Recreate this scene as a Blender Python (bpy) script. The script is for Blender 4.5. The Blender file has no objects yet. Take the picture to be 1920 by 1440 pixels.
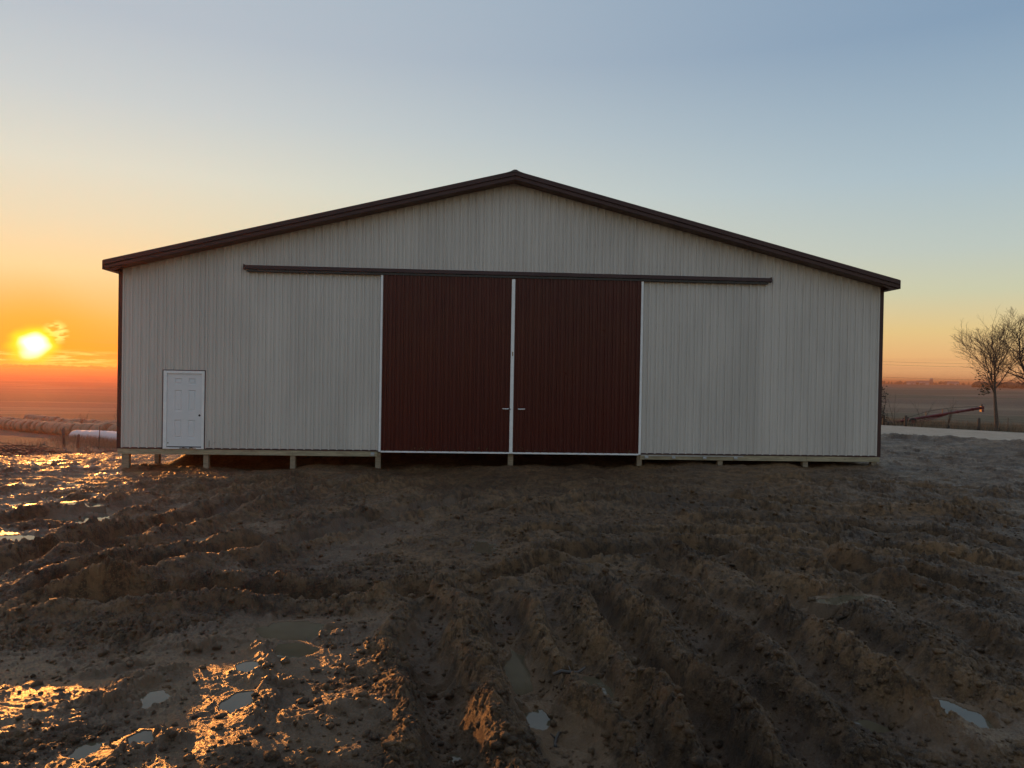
import bpy, bmesh, math, random
import numpy as np
from mathutils import Vector, Matrix

random.seed(7)
rng = np.random.default_rng(7)
sc = bpy.context.scene
col = sc.collection
rad = math.radians

# ------------------------------------------------------------------ camera
CX, CY, CZ = -1.1505, -21.2469, 2.1518
cam = bpy.data.cameras.new('camera')
cam_o = bpy.data.objects.new('camera', cam)
col.objects.link(cam_o)
cam.lens = 26.0
cam.sensor_width = 36.0
cam.clip_start = 0.05
cam.clip_end = 30000
cam_o.matrix_world = (Matrix.Translation((CX, CY, CZ)) @ Matrix.Rotation(-0.0559, 4, 'Z')
                      @ Matrix.Rotation(math.pi / 2 - 0.0093, 4, 'X') @ Matrix.Rotation(0.0172, 4, 'Z'))
sc.camera = cam_o

# ------------------------------------------------------------------ sun and sky
SUN_AZ, SUN_EL = rad(-29.75), rad(1.45)
SUN = Vector((math.sin(SUN_AZ) * math.cos(SUN_EL), math.cos(SUN_AZ) * math.cos(SUN_EL), math.sin(SUN_EL)))
sun = bpy.data.lights.new('sun', 'SUN')
sun.energy = 2.9
sun.angle = rad(0.6)
sun.color = (1.0, 0.35, 0.07)
sun_o = bpy.data.objects.new('sun', sun)
col.objects.link(sun_o)
sun_o.rotation_euler = (-SUN).to_track_quat('-Z', 'Y').to_euler()
sun_o.location = SUN * 200

world = bpy.data.worlds.new('World')
sc.world = world
world.use_nodes = True
world.cycles.sampling_method = 'MANUAL'
world.cycles.sample_map_resolution = 512


class NT:
    """small helper round a node tree"""
    def __init__(self, nt):
        self.nt = nt

    def n(self, t, **kw):
        nd = self.nt.nodes.new(t)
        for k, v in kw.items():
            setattr(nd, k, v)
        return nd

    def l(self, a, b):
        self.nt.links.new(a, b)

    def put(self, sock, v):
        if isinstance(v, bpy.types.NodeSocket):
            self.l(v, sock)
        elif v is not None:
            sock.default_value = v

    def m(self, op, a, b=None, c=None, clamp=False):
        nd = self.n('ShaderNodeMath', operation=op, use_clamp=clamp)
        for i, v in enumerate((a, b, c)):
            self.put(nd.inputs[i], v)
        return nd.outputs[0]

    def vm(self, op, a, b=None, out=0):
        nd = self.n('ShaderNodeVectorMath', operation=op)
        self.put(nd.inputs[0], a)
        if b is not None:
            self.put(nd.inputs[1], b)
        return nd.outputs[out]

    def ramp(self, fac, stops, interp='LINEAR'):
        nd = self.n('ShaderNodeValToRGB')
        cr = nd.color_ramp
        cr.interpolation = interp
        while len(cr.elements) > 1:
            cr.elements.remove(cr.elements[-1])
        for i, (p, c) in enumerate(stops):
            e = cr.elements[0] if i == 0 else cr.elements.new(p)
            e.position = p
            e.color = (c[0], c[1], c[2], 1) if hasattr(c, '__len__') else (c, c, c, 1)
        self.put(nd.inputs[0], fac)
        return nd.outputs[0]

    def mix(self, fac, a, b, bt='MIX'):
        nd = self.n('ShaderNodeMix', data_type='RGBA', blend_type=bt)
        self.put(nd.inputs[0], fac)
        for i, v in ((6, a), (7, b)):
            if isinstance(v, tuple) and len(v) == 3:
                v = (*v, 1)
            self.put(nd.inputs[i], v)
        return nd.outputs[2]

    def map(self, v, a, b, c=0.0, d=1.0, smooth=True):
        nd = self.n('ShaderNodeMapRange', interpolation_type='SMOOTHSTEP' if smooth else 'LINEAR')
        nd.clamp = True
        for i, x in enumerate((v, a, b, c, d)):
            self.put(nd.inputs[i], x)
        return nd.outputs[0]

    def noise(self, vec, scale, detail=4, rough=0.55, dist=0.0, dim='3D'):
        nd = self.n('ShaderNodeTexNoise', noise_dimensions=dim)
        self.put(nd.inputs['Vector'], vec)
        nd.inputs['Scale'].default_value = scale
        nd.inputs['Detail'].default_value = detail
        nd.inputs['Roughness'].default_value = rough
        nd.inputs['Distortion'].default_value = dist
        return nd.outputs[0]


def lin(r, g, b):
    f = lambda v: (v / 255 / 12.92) if v / 255 < .04045 else ((v / 255 + .055) / 1.055) ** 2.4
    return (f(r), f(g), f(b))


w = NT(world.node_tree)
bg = world.node_tree.nodes['Background']
tc = w.n('ShaderNodeTexCoord')
D = w.vm('NORMALIZE', tc.outputs['Generated'])
sep = w.n('ShaderNodeSeparateXYZ')
w.l(D, sep.inputs[0])
el = w.m('MULTIPLY', w.m('ARCSINE', sep.outputs[2]), 180 / math.pi)          # degrees
elp = w.m('DIVIDE', w.m('MAXIMUM', el, 0.0), 60.0, clamp=True)
flat = w.vm('NORMALIZE', w.vm('MULTIPLY', D, (1, 1, 0)))
caz = w.vm('DOT_PRODUCT', flat, (math.sin(SUN_AZ), math.cos(SUN_AZ), 0), out=1)
side = w.m('POWER', w.map(caz, 0.30, 1.0, smooth=False), 1.9)
near = w.ramp(elp, [(0, lin(255, 158, 38)), (1.5 / 60, lin(255, 168, 48)), (3.3 / 60, lin(255, 188, 90)), (6.8 / 60, lin(244, 219, 160)),
                    (10 / 60, lin(230, 221, 186)), (13.6 / 60, lin(220, 222, 204)), (18 / 60, lin(200, 209, 208)),
                    (23 / 60, lin(182, 194, 203)), (40 / 60, lin(160, 179, 196)), (1, lin(146, 168, 190))])
away = w.ramp(elp, [(0, lin(250, 190, 136)), (1.6 / 60, lin(247, 196, 134)), (3.6 / 60, lin(234, 208, 146)), (6.2 / 60, lin(206, 209, 178)),
                    (9 / 60, lin(190, 203, 196)), (14 / 60, lin(168, 190, 202)), (23 / 60, lin(131, 158, 184)),
                    (40 / 60, lin(136, 160, 185)), (1, lin(142, 164, 188))])
skyc = w.mix(side, away, near)
# low bands of cloud close to the horizon
bnd = w.noise(w.vm('MULTIPLY', D, (5.0, 5.0, 300.0)), 1.0, 2, .6)
bm = w.m('MULTIPLY', w.map(bnd, .52, .62), w.m('MULTIPLY', w.map(el, .1, .5), w.map(el, 2.6, 1.2)))
skyc = w.mix(w.m('MULTIPLY', bm, .16), skyc, lin(214, 150, 118))
# sun, its aureole and the bright lit clouds in front of it
cang = w.vm('DOT_PRODUCT', D, tuple(SUN), out=1)
ang = w.m('MULTIPLY', w.m('ARCCOSINE', w.m('MINIMUM', cang, 1.0)), 180 / math.pi)
sn = w.noise(w.vm('MULTIPLY', D, (34.0, 34.0, 60.0)), 1.0, 1, .6)
anw = w.m('ADD', ang, w.m('MULTIPLY', w.m('SUBTRACT', sn, .5), .9))
core = w.map(anw, .95, .22)
halo = w.map(anw, 1.75, .65)
wide = w.map(ang, 5.5, 1.0)
skyc = w.mix(w.m('MULTIPLY', wide, .5), skyc, lin(255, 172, 20))
cl = w.noise(w.vm('MULTIPLY', D, (26.0, 26.0, 330.0)), 1.0, 3, .62)
clm = w.m('MULTIPLY', w.map(cl, .44, .57), w.m('MULTIPLY', w.m('MULTIPLY', w.map(el, .0, .25), w.map(el, 1.45, .8)), w.map(ang, 6.0, 3.0)))
wsp = w.noise(w.vm('MULTIPLY', D, (60.0, 60.0, 150.0)), 1.0, 2, .65)
wdir = Vector((math.sin(SUN_AZ + rad(1.25)), math.cos(SUN_AZ + rad(1.25)), math.sin(rad(2.42)))).normalized()
wang = w.m('MULTIPLY', w.m('ARCCOSINE', w.m('MINIMUM', w.vm('DOT_PRODUCT', D, tuple(wdir), out=1), 1.0)), 180 / math.pi)
wm_ = w.m('MULTIPLY', w.map(wsp, .46, .58), w.map(wang, .95, .35))
skyc = w.mix(w.m('MAXIMUM', clm, wm_), skyc, (1.35, .93, .22))
skyc = w.mix(halo, skyc, (1.6, 1.0, .02))
skyc = w.mix(core, skyc, (2.6, 2.3, 1.5))
nish = w.n('ShaderNodeTexSky', sky_type='NISHITA', sun_disc=False)
nish.sun_elevation = SUN_EL
nish.sun_rotation = SUN_AZ
nish.dust_density = 2.0
nsc = w.vm('MULTIPLY', nish.outputs[0], (.001, .001, .001))
skyc = w.mix(1.0, skyc, nsc, 'ADD')
w.l(skyc, bg.inputs[0])
bg.inputs[1].default_value = 1.0

sc.view_settings.view_transform = 'Standard'
sc.view_settings.look = 'None'
sc.view_settings.exposure = 0.0
sc.view_settings.gamma = 1.0
sc.view_settings.use_curve_mapping = False
sc.render.engine = 'CYCLES'
sc.cycles.use_denoising = True
sc.cycles.use_light_tree = False
sc.cycles.max_bounces = 4
sc.cycles.diffuse_bounces = 3
sc.cycles.glossy_bounces = 2
sc.cycles.transmission_bounces = 2
sc.cycles.volume_bounces = 0
sc.cycles.sample_clamp_indirect = 6.0


# ------------------------------------------------------------------ helpers
def tag(o, label=None, cat=None, group=None, kind=None):
    if label: o['label'] = label
    if cat: o['category'] = cat
    if group: o['group'] = group
    if kind: o['kind'] = kind
    return o


def empty(name, loc=(0, 0, 0), rz=0.0):
    o = bpy.data.objects.new(name, None)
    col.objects.link(o)
    o.location = loc
    o.rotation_euler = (0, 0, rz)
    o.empty_display_size = .3
    return o


class MB:
    """collects faces; build() links them as one mesh object"""
    def __init__(self):
        self.v, self.f = [], []

    def add(self, vs, fs):
        k = len(self.v)
        self.v += [tuple(p) for p in vs]
        self.f += [tuple(i + k for i in f) for f in fs]
        return self

    def box(self, x0, x1, y0, y1, z0, z1, M=None):
        vs = [Vector((x, y, z)) for z in (z0, z1) for y in (y0, y1) for x in (x0, x1)]
        if M is not None:
            vs = [M @ p for p in vs]
        return self.add(vs, [(0, 2, 3, 1), (4, 5, 7, 6), (0, 1, 5, 4), (2, 6, 7, 3), (0, 4, 6, 2), (1, 3, 7, 5)])

    def prism(self, poly, a0, a1, axis='x'):
        """poly of (u,v) swept along an axis: x -> (a,u,v), y -> (u,a,v)"""
        n = len(poly)
        g = (lambda a, u, v: (a, u, v)) if axis == 'x' else (lambda a, u, v: (u, a, v))
        vs = [g(a0, *p) for p in poly] + [g(a1, *p) for p in poly]
        fs = [(i, (i + 1) % n, n + (i + 1) % n, n + i) for i in range(n)]
        fs += [tuple(range(n - 1, -1, -1)), tuple(range(n, 2 * n))]
        return self.add(vs, fs)

    def tube(self, pts, rs, sides=8, cap=True):
        pts = [Vector(p) for p in pts]
        if not hasattr(rs, '__len__'):
            rs = [rs] * len(pts)
        k = len(self.v)
        up = Vector((0, 0, 1))
        for i, p in enumerate(pts):
            t = (pts[min(i + 1, len(pts) - 1)] - pts[max(i - 1, 0)])
            t = t.normalized() if t.length > 1e-9 else up
            a = t.cross(up if abs(t.z) < .95 else Vector((1, 0, 0))).normalized()
            b = t.cross(a)
            for s in range(sides):
                q = 2 * math.pi * s / sides
                self.v.append(tuple(p + (a * math.cos(q) + b * math.sin(q)) * rs[i]))
        for i in range(len(pts) - 1):
            for s in range(sides):
                self.f.append((k + i * sides + s, k + i * sides + (s + 1) % sides, k + (i + 1) * sides + (s + 1) % sides, k + (i + 1) * sides + s))
        if cap:
            self.f.append(tuple(k + s for s in range(sides - 1, -1, -1)))
            self.f.append(tuple(k + (len(pts) - 1) * sides + s for s in range(sides)))
        return self

    def mesh(self, name, mat, smooth=False):
        me = bpy.data.meshes.new(name)
        me.from_pydata(self.v, [], self.f)
        me.update()
        if mat:
            me.materials.append(mat)
        if smooth:
            me.polygons.foreach_set('use_smooth', [True] * len(me.polygons))
        return me

    def build(self, name, mat, parent=None, smooth=False, bevel=0.0):
        me = self.mesh(name, mat, smooth)
        if bevel:
            b = bmesh.new()
            b.from_mesh(me)
            bmesh.ops.bevel(b, geom=list(b.edges), offset=bevel, segments=1, affect='EDGES', profile=.5)
            b.to_mesh(me)
            b.free()
        o = bpy.data.objects.new(name, me)
        col.objects.link(o)
        o.parent = parent
        return o


def link(name, me, parent=None, loc=(0, 0, 0), rot=(0, 0, 0), scale=(1, 1, 1)):
    o = bpy.data.objects.new(name, me)
    col.objects.link(o)
    o.parent = parent
    o.location, o.rotation_euler, o.scale = loc, rot, scale
    return o


def np_mesh(name, V, F, mat, smooth=True):
    """fast mesh from numpy arrays, F quads or triangles"""
    me = bpy.data.meshes.new(name)
    k = F.shape[1]
    me.vertices.add(len(V))
    me.vertices.foreach_set('co', V.astype(np.float32).ravel())
    me.loops.add(F.size)
    me.loops.foreach_set('vertex_index', F.astype(np.int32).ravel())
    me.polygons.add(len(F))
    me.polygons.foreach_set('loop_start', np.arange(0, F.size, k, dtype=np.int32))
    me.polygons.foreach_set('loop_total', np.full(len(F), k, dtype=np.int32))
    if smooth:
        me.polygons.foreach_set('use_smooth', np.ones(len(F), dtype=bool))
    me.update(calc_edges=True)
    if mat:
        me.materials.append(mat)
    return me


# ------------------------------------------------------------------ materials
def new_mat(name):
    m = bpy.data.materials.new(name)
    m.use_nodes = True
    t = NT(m.node_tree)
    b = m.node_tree.nodes['Principled BSDF']
    t.b = b
    t.co = t.n('ShaderNodeTexCoord').outputs['Object']
    return m, t


def plain(name, c, rough=.5, var=.12, scale=3.0, metal=0.0, bump=0.0, bscale=60, spec=.5, stretch=None):
    m, t = new_mat(name)
    v = t.co if stretch is None else t.vm('MULTIPLY', t.co, stretch)
    a = tuple(max(0, x * (1 - var)) for x in c)
    b = tuple(min(1, x * (1 + var)) for x in c)
    f = t.map(t.noise(v, scale, 6, .6), .3, .7)
    t.l(t.mix(f, a, b), t.b.inputs['Base Color'])
    t.b.inputs['Roughness'].default_value = rough
    t.l(t.map(t.noise(v, scale * 2.3, 4, .6), .2, .8, rough * .85, min(1, rough * 1.15)), t.b.inputs['Roughness'])
    t.b.inputs['Metallic'].default_value = metal
    t.b.inputs['Specular IOR Level'].default_value = spec
    if bump:
        bn = t.n('ShaderNodeBump')
        bn.inputs['Strength'].default_value = bump
        bn.inputs['Distance'].default_value = .02
        t.l(t.noise(v, bscale, 5, .6), bn.inputs['Height'])
        t.l(bn.outputs[0], t.b.inputs['Normal'])
    return m


def steel(name, c, rough, dirt=(.16, .12, .085), dirt_amt=.5, spec=.5):
    """painted ribbed steel: faint oil-canning, sheet to sheet variation, mud splashes low down"""
    m, t = new_mat(name)
    co = t.co
    f = t.map(t.noise(t.vm('MULTIPLY', co, (1.1, 1.1, .35)), 1.0, 4, .5), .3, .7)
    base = t.mix(f, tuple(x * .95 for x in c), tuple(min(1, x * 1.05) for x in c))
    streak = t.map(t.noise(t.vm('MULTIPLY', co, (14, 14, .5)), 1.0, 4, .6), .35, .75, .96, 1.03, smooth=False)
    base = t.mix(1.0, base, streak, 'MULTIPLY')
    sp = t.n('ShaderNodeSeparateXYZ')
    t.l(co, sp.inputs[0])
    splash = t.m('MULTIPLY', t.map(t.noise(co, 9.0, 6, .7), .56, .72), t.map(sp.outputs[2], 1.1, -.05))
    base = t.mix(t.m('MULTIPLY', splash, dirt_amt), base, dirt)
    oi = t.n('ShaderNodeObjectInfo').outputs['Random']
    base = t.mix(1.0, base, t.map(oi, 0, 1, .955, 1.03, smooth=False), 'MULTIPLY')
    t.l(base, t.b.inputs['Base Color'])
    t.l(t.map(t.noise(co, 2.0, 4, .6), .25, .75, rough * .85, rough * 1.2), t.b.inputs['Roughness'])
    t.b.inputs['Specular IOR Level'].default_value = spec
    bn = t.n('ShaderNodeBump')
    bn.inputs['Strength'].default_value = .25
    bn.inputs['Distance'].default_value = .03
    t.l(t.noise(t.vm('MULTIPLY', co, (2.6, 2.6, .9)), 1.0, 3, .5), bn.inputs['Height'])
    t.l(bn.outputs[0], t.b.inputs['Normal'])
    return m


def wood(name, c, var=.3, rough=.75):
    m, t = new_mat(name)
    g = t.noise(t.vm('MULTIPLY', t.co, (3, 25, 25)), 1.0, 6, .65, .6)
    big = t.noise(t.co, 1.3, 3, .5)
    col_ = t.mix(t.map(g, .3, .7), tuple(x * (1 - var) for x in c), tuple(x * (1 + var) for x in c))
    knots = t.map(t.noise(t.vm('MULTIPLY', t.co, (4, 9, 9)), 1.0, 2, .5), .68, .74)
    col_ = t.mix(t.m('MULTIPLY', knots, .6), col_, tuple(x * .35 for x in c))
    col_ = t.mix(t.map(big, .35, .7, 0, .35), col_, tuple(x * .6 for x in c))
    t.l(col_, t.b.inputs['Base Color'])
    t.b.inputs['Roughness'].default_value = rough
    return m


M = {}
M['siding'] = steel('siding_steel', (.635, .580, .522), .46, dirt_amt=.25, spec=.35)
M['maroon'] = steel('maroon_steel', (.078, .0128, .0102), .32, dirt=(.22, .17, .13), dirt_amt=.22, spec=.30)
M['trim'] = steel('trim_steel', (.060, .028, .027), .42, dirt_amt=.25, spec=.3)
M['roof'] = steel('roof_steel', (.055, .030, .030), .4, dirt_amt=0)
M['white'] = plain('white_trim', (.90, .88, .86), .45, .05, 6)
M['door_white'] = plain('door_white', (.78, .77, .77), .4, .03, 2)
M['screw'] = plain('painted_screw', (.36, .34, .32), .5, .2)
M['dark'] = plain('dark_metal', (.03, .028, .027), .5, .2)
M['rubber'] = plain('black_rubber', (.02, .02, .02), .7, .2)
M['rust'] = plain('rust', (.30, .19, .08), .7, .4, 30)
M['galv'] = plain('galvanised', (.45, .45, .44), .45, .15, 8, metal=.6)
M['lumber'] = wood('treated_lumber', (.40, .33, .21))
M['post_wood'] = wood('post_wood', (.33, .25, .165))
M['fence_wood'] = wood('weathered_wood', (.085, .066, .05))
M['bark'] = plain('bark', (.085, .065, .05), .85, .35, 14, bump=.6, bscale=40)
M['twig'] = plain('twigs', (.10, .070, .050), .85, .25, 10)
M['leaf'] = plain('dead_leaves', (.11, .075, .04), .7, .4, 8)
M['ever'] = plain('evergreen', (.022, .030, .020), .8, .4, 4)
M['straw'] = plain('dead_weeds', (.27, .18, .105), .75, .35, 9)
M['red'] = plain('auger_red', (.15, .016, .018), .4, .25, 3)
M['net'] = plain('bale_net', (.25, .17, .10), .8, .2, 5, bump=.8, bscale=50)
M['plastic'] = plain('silage_plastic', (.50, .50, .54), .62, .06, 5)
M['stick'] = plain('wet_stick', (.060, .042, .030), .6, .3, 20)
M['steelpost'] = plain('steel_post', (.05, .045, .04), .6, .3, 10)
M['farwhite'] = plain('far_paint', (.62, .62, .62), .6, .05)
M['farroof'] = plain('far_roof', (.20, .19, .20), .6, .1)
M['fartree'] = plain('far_trees', (.07, .062, .055), .9, .3, .02)

# ------------------------------------------------------------------ terrain: one height function for everything that stands on it
_L = [(0, .60), (2, .50), (4, .375), (8, .14), (12, -.08), (16, -.3), (20, -.5), (24, -.62), (28, -.95), (36, -1.5), (46, -2.3), (60, -3.0), (80, -4.3),
      (110, -5.6), (200, -7), (400, -8.5), (800, -9), (1500, -6), (2500, 1), (3300, 8), (4200, 7), (6000, 6)]
_R = [(0, .60), (2, .50), (4, .375), (8, .15), (12, 0), (16, -.15), (20, -.25), (24, -.26), (30, -.28), (36, -.32), (46, -.35), (60, -.6), (120, -1.5),
      (300, -2.2), (800, -2), (2000, 0), (3500, 3), (6000, 3)]
_S = np.linspace(0, np.log(601.), 3000)


def _tab(P):
    v = np.interp((np.exp(_S) - 1) * 10, [p[0] for p in P], [p[1] for p in P])
    k = np.hanning(181)
    k /= k.sum()
    return np.convolve(np.pad(v, 90, mode='edge'), k, 'valid')


_TL, _TR = _tab(_L), _tab(_R)


def base_z(x, y):
    dx = np.asarray(x, float) - CX
    dy = np.asarray(y, float) - CY
    r = np.hypot(dx, dy)
    az = np.degrees(np.arctan2(dx, dy))
    t = np.clip((az + 10) / 40, 0, 1)
    t = t * t * (3 - 2 * t)
    b = np.clip((np.abs(az) - 75) / 60, 0, 1)
    t = t * (1 - b) + .5 * b
    s = np.log(1 + r / 10)
    return np.interp(s, _S, _TL) * (1 - t) + np.interp(s, _S, _TR) * t


_perm = rng.permutation(512).astype(np.int32)
_ga = rng.uniform(0, 2 * np.pi, 512).astype(np.float32)
_gx, _gy = np.cos(_ga), np.sin(_ga)


def perlin(x, y, seed=0):
    x = np.asarray(x, np.float32) + seed * 17.37
    y = np.asarray(y, np.float32) - seed * 9.71
    xi, yi = np.floor(x).astype(np.int32), np.floor(y).astype(np.int32)
    fx, fy = x - xi, y - yi
    u, v = fx * fx * fx * (fx * (fx * 6 - 15) + 10), fy * fy * fy * (fy * (fy * 6 - 15) + 10)

    def g(a, b, px, py):
        h = _perm[(_perm[(xi + a) & 511] + yi + b) & 511]
        return _gx[h] * px + _gy[h] * py
    n0 = g(0, 0, fx, fy) * (1 - u) + g(1, 0, fx - 1, fy) * u
    n1 = g(0, 1, fx, fy - 1) * (1 - u) + g(1, 1, fx - 1, fy - 1) * u
    return (n0 * (1 - v) + n1 * v) * 1.5


_ra, _rb, _rc = (rng.uniform(0, 1, 512).astype(np.float32) for _ in range(3))


def lumps(x, y, seed=0, k=1.7):
    """packed rounded clods with sharp creases between them: the highest of many small domes"""
    x = np.asarray(x, np.float32) + seed * 13.7
    y = np.asarray(y, np.float32) - seed * 7.9
    xi, yi = np.floor(x).astype(np.int32), np.floor(y).astype(np.int32)
    best = np.full(x.shape, -1.0, np.float32)
    for a in (-1, 0, 1):
        for b in (-1, 0, 1):
            h = _perm[(_perm[(xi + a) & 511] + yi + b) & 511]
            dx, dy = xi + a + _ra[h] - x, yi + b + _rb[h] - y
            d2 = k * (dx * dx + dy * dy)
            best = np.maximum(best, (.25 + .75 * _rc[h]) * (1 - d2 * d2 * 1.3) - .15 * d2)
    return np.maximum(best, -.30)


def sstep(a, b, x):
    t = np.clip((x - a) / (b - a), 0, 1)
    return t * t * (3 - 2 * t)


def spline(pts, n=10):
    """Catmull-Rom through points"""
    P = [np.array(p, float) for p in pts]
    P = [2 * P[0] - P[1]] + P + [2 * P[-1] - P[-2]]
    out = []
    for i in range(1, len(P) - 2):
        for k in range(n):
            t = k / n
            a, b, c, d = P[i - 1], P[i], P[i + 1], P[i + 2]
            out.append(.5 * (2 * b + (c - a) * t + (2 * a - 5 * b + 4 * c - d) * t * t + (3 * b - a - 3 * c + d) * t ** 3))
    out.append(P[-2])
    return np.array(out)


def dist_path(x, y, path):
    """signed distance to a polyline and the length along it"""
    best = np.full(x.shape, 1e9)
    sgn = np.zeros(x.shape)
    along = np.zeros(x.shape)
    s0 = 0.0
    for a, b in zip(path[:-1], path[1:]):
        d = b - a
        ln = np.hypot(*d)
        if ln < 1e-6:
            continue
        t = np.clip(((x - a[0]) * d[0] + (y - a[1]) * d[1]) / ln ** 2, 0, 1)
        ex, ey = x - a[0] - t * d[0], y - a[1] - t * d[1]
        q = ex * ex + ey * ey
        m = q < best
        best = np.where(m, q, best)
        sgn = np.where(m, np.sign(d[0] * ey - d[1] * ex), sgn)
        along = np.where(m, s0 + t * ln, along)
        s0 += ln
    return np.sqrt(best) * sgn, along


# wheel ruts: centre line, half width, depth, ridge height, lug marks
RUTS=[
 ([(-2.04, -14.15), (-1.54, -14.95), (-1.37, -16.51), (-1.2, -17.82), (-1.13, -18.47)], 0.17, 0.1, 0.07, 1),
 ([(-1.08, -14.38), (-0.91, -15.28), (-0.78, -16.61), (-0.63, -17.84), (-0.58, -18.49)], 0.17, 0.09, 0.08, 0),
 ([(-0.62, -14.57), (-0.5, -15.43), (-0.38, -16.87), (-0.25, -17.85), (-0.17, -18.49)], 0.13, 0.06, 0.05, 0),
 ([(-0.36, -14.15), (-0.03, -14.93), (0.04, -16.88), (0.16, -17.85), (0.18, -18.5)], 0.14, 0.17, 0.1, 0),
 ([(0.08, -13.66), (0.48, -14.34), (0.58, -16.18), (0.59, -17.84), (0.56, -18.5)], 0.18, 0.09, 0.07, 1),
 ([(0.53, -12.79), (1.01, -13.74), (1.16, -16.16), (1.15, -17.84)], 0.2, 0.09, 0.07, 1),
 ([(1.01, -12.08), (1.75, -13.57), (1.78, -15.89), (1.71, -17.67)], 0.22, 0.09, 0.07, 1),
 ([(1.93, -12.38), (2.67, -12.96), (2.61, -15.57), (2.58, -16.78)], 0.22, 0.08, 0.06, 1),
 ([(-6.22, -13.6), (-5.74, -12.24), (-5.35, -10.38), (-4.48, -6.56), (-2.18, -3.17)], 0.34, 0.12, 0.11, 0),
 ([(-5.49, -14.71), (-4.53, -14.13), (-3.8, -13.05), (-3.13, -11.26), (-2.18, -9.05), (-0.38, -6.23)], 0.32, 0.14, 0.12, 0),
 ([(-5.25, -15.06), (-3.98, -14.81), (-3.13, -14.68), (-2.33, -14.75), (-1.28, -14.42), (-0.6, -13.97), (0.47, -13.09)], 0.22, 0.16, 0.1, 0),
 ([(-8.13, -10.73), (-7.1, -8.73), (-6.45, -4.9), (-4.42, -2.11)], 0.42, 0.1, 0.08, 0),
 ([(-9.72, -8.34), (-8.52, -5.75), (-7.31, -3.04)], 0.4, 0.08, 0.06, 0),
 ([(-1.31, -9.41), (0.4, -8.77), (2.58, -7.49), (4.0, -8.32), (6.55, -8.66), (8.65, -9.44)], 0.3, 0.15, 0.1, 0),
 ([(-1.0, -11.74), (0.4, -11.63), (1.95, -11.22), (3.68, -12.24), (5.2, -13.61)], 0.28, 0.1, 0.07, 1),
 ([(-0.72, -13.12), (0.52, -12.84), (1.81, -12.72), (3.05, -13.94), (3.98, -15.09)], 0.26, 0.11, 0.08, 0),
 ([(5.35, -4.26), (8.8, -4.95), (11.27, -6.27)], 0.4, 0.1, 0.08, 0),
 ([(1.91, -10.0), (3.41, -10.43), (5.17, -10.92), (6.49, -12.06)], 0.3, 0.09, 0.07, 1),
]
PUDDLES=[
  (-7.6,-10.3,0.36,0.16),(-6.0,-12.3,0.26,0.12),(-9.3,-6.4,0.55,0.22),(-7.9,-8.5,0.45,0.18),(-10.6,-4.2,0.7,0.28),(-5.5,-10.2,0.3,0.14),(-7.2,-6.6,0.4,0.16),
  (-2.39,-15.73,0.25,0.21),
  (-2.31,-16.26,0.13,0.16),
  (-0.82,-16.40,0.09,0.33),
  (-0.41,-16.86,0.15,0.16),
  (0.06,-17.34,0.06,0.14),
  (1.61,-17.25,0.16,0.19),
  (-2.35,-17.24,0.09,0.11),
  (-2.88,-17.08,0.07,0.10),
  (-2.93,-17.65,0.07,0.10),
  (-2.66,-17.69,0.08,0.10),
  (-2.47,-16.64,0.07,0.08),
  (-6.75,-11.5,0.46,0.22),
  (-4.93,-14.23,0.20,0.16),
  (-8.75,-7.44,0.80,0.30),
  (-0.97,-12.42,0.16,0.29),
  (-0.86,-13.83,0.29,0.22),
  (2.26,-14.91,0.25,0.17),
  (8.10,-8.40,0.34,0.22),
  (10.31,-4.50,0.30,0.25),
  (-4.26,-11.62,0.34,0.34),
  (-0.78,-17.25,0.10,0.12),
  (1.18,-17.17,0.10,0.11),
  (-5.30,-12.62,0.36,0.24),
  (-1.20,-17.69,0.04,0.07),
  (-7.06,-9.65,0.92,0.54),
]
SLURRY=[
  (-2.88,-16.72,1.14,1.32),
  (-2.84,-11.26,1.21,1.90),
  (-2.20,-17.47,0.80,0.62),
  (-0.71,-17.18,0.26,0.89),
  (-2.37,-15.82,0.47,0.52),
  (-8.23,-7.89,2.48,4.09),
  (1.55,-17.36,0.35,0.41),
  (-1.88,-8.34,1.11,1.53),
]

ROAD = spline([(75, -42), (58, -22), (46, -8), (37, 2), (30.6, 9.6), (26.5, 14.4), (22.8, 19.2), (20.4, 24), (19.4, 31), (19, 45), (19, 90), (19, 220)], 8)


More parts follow.
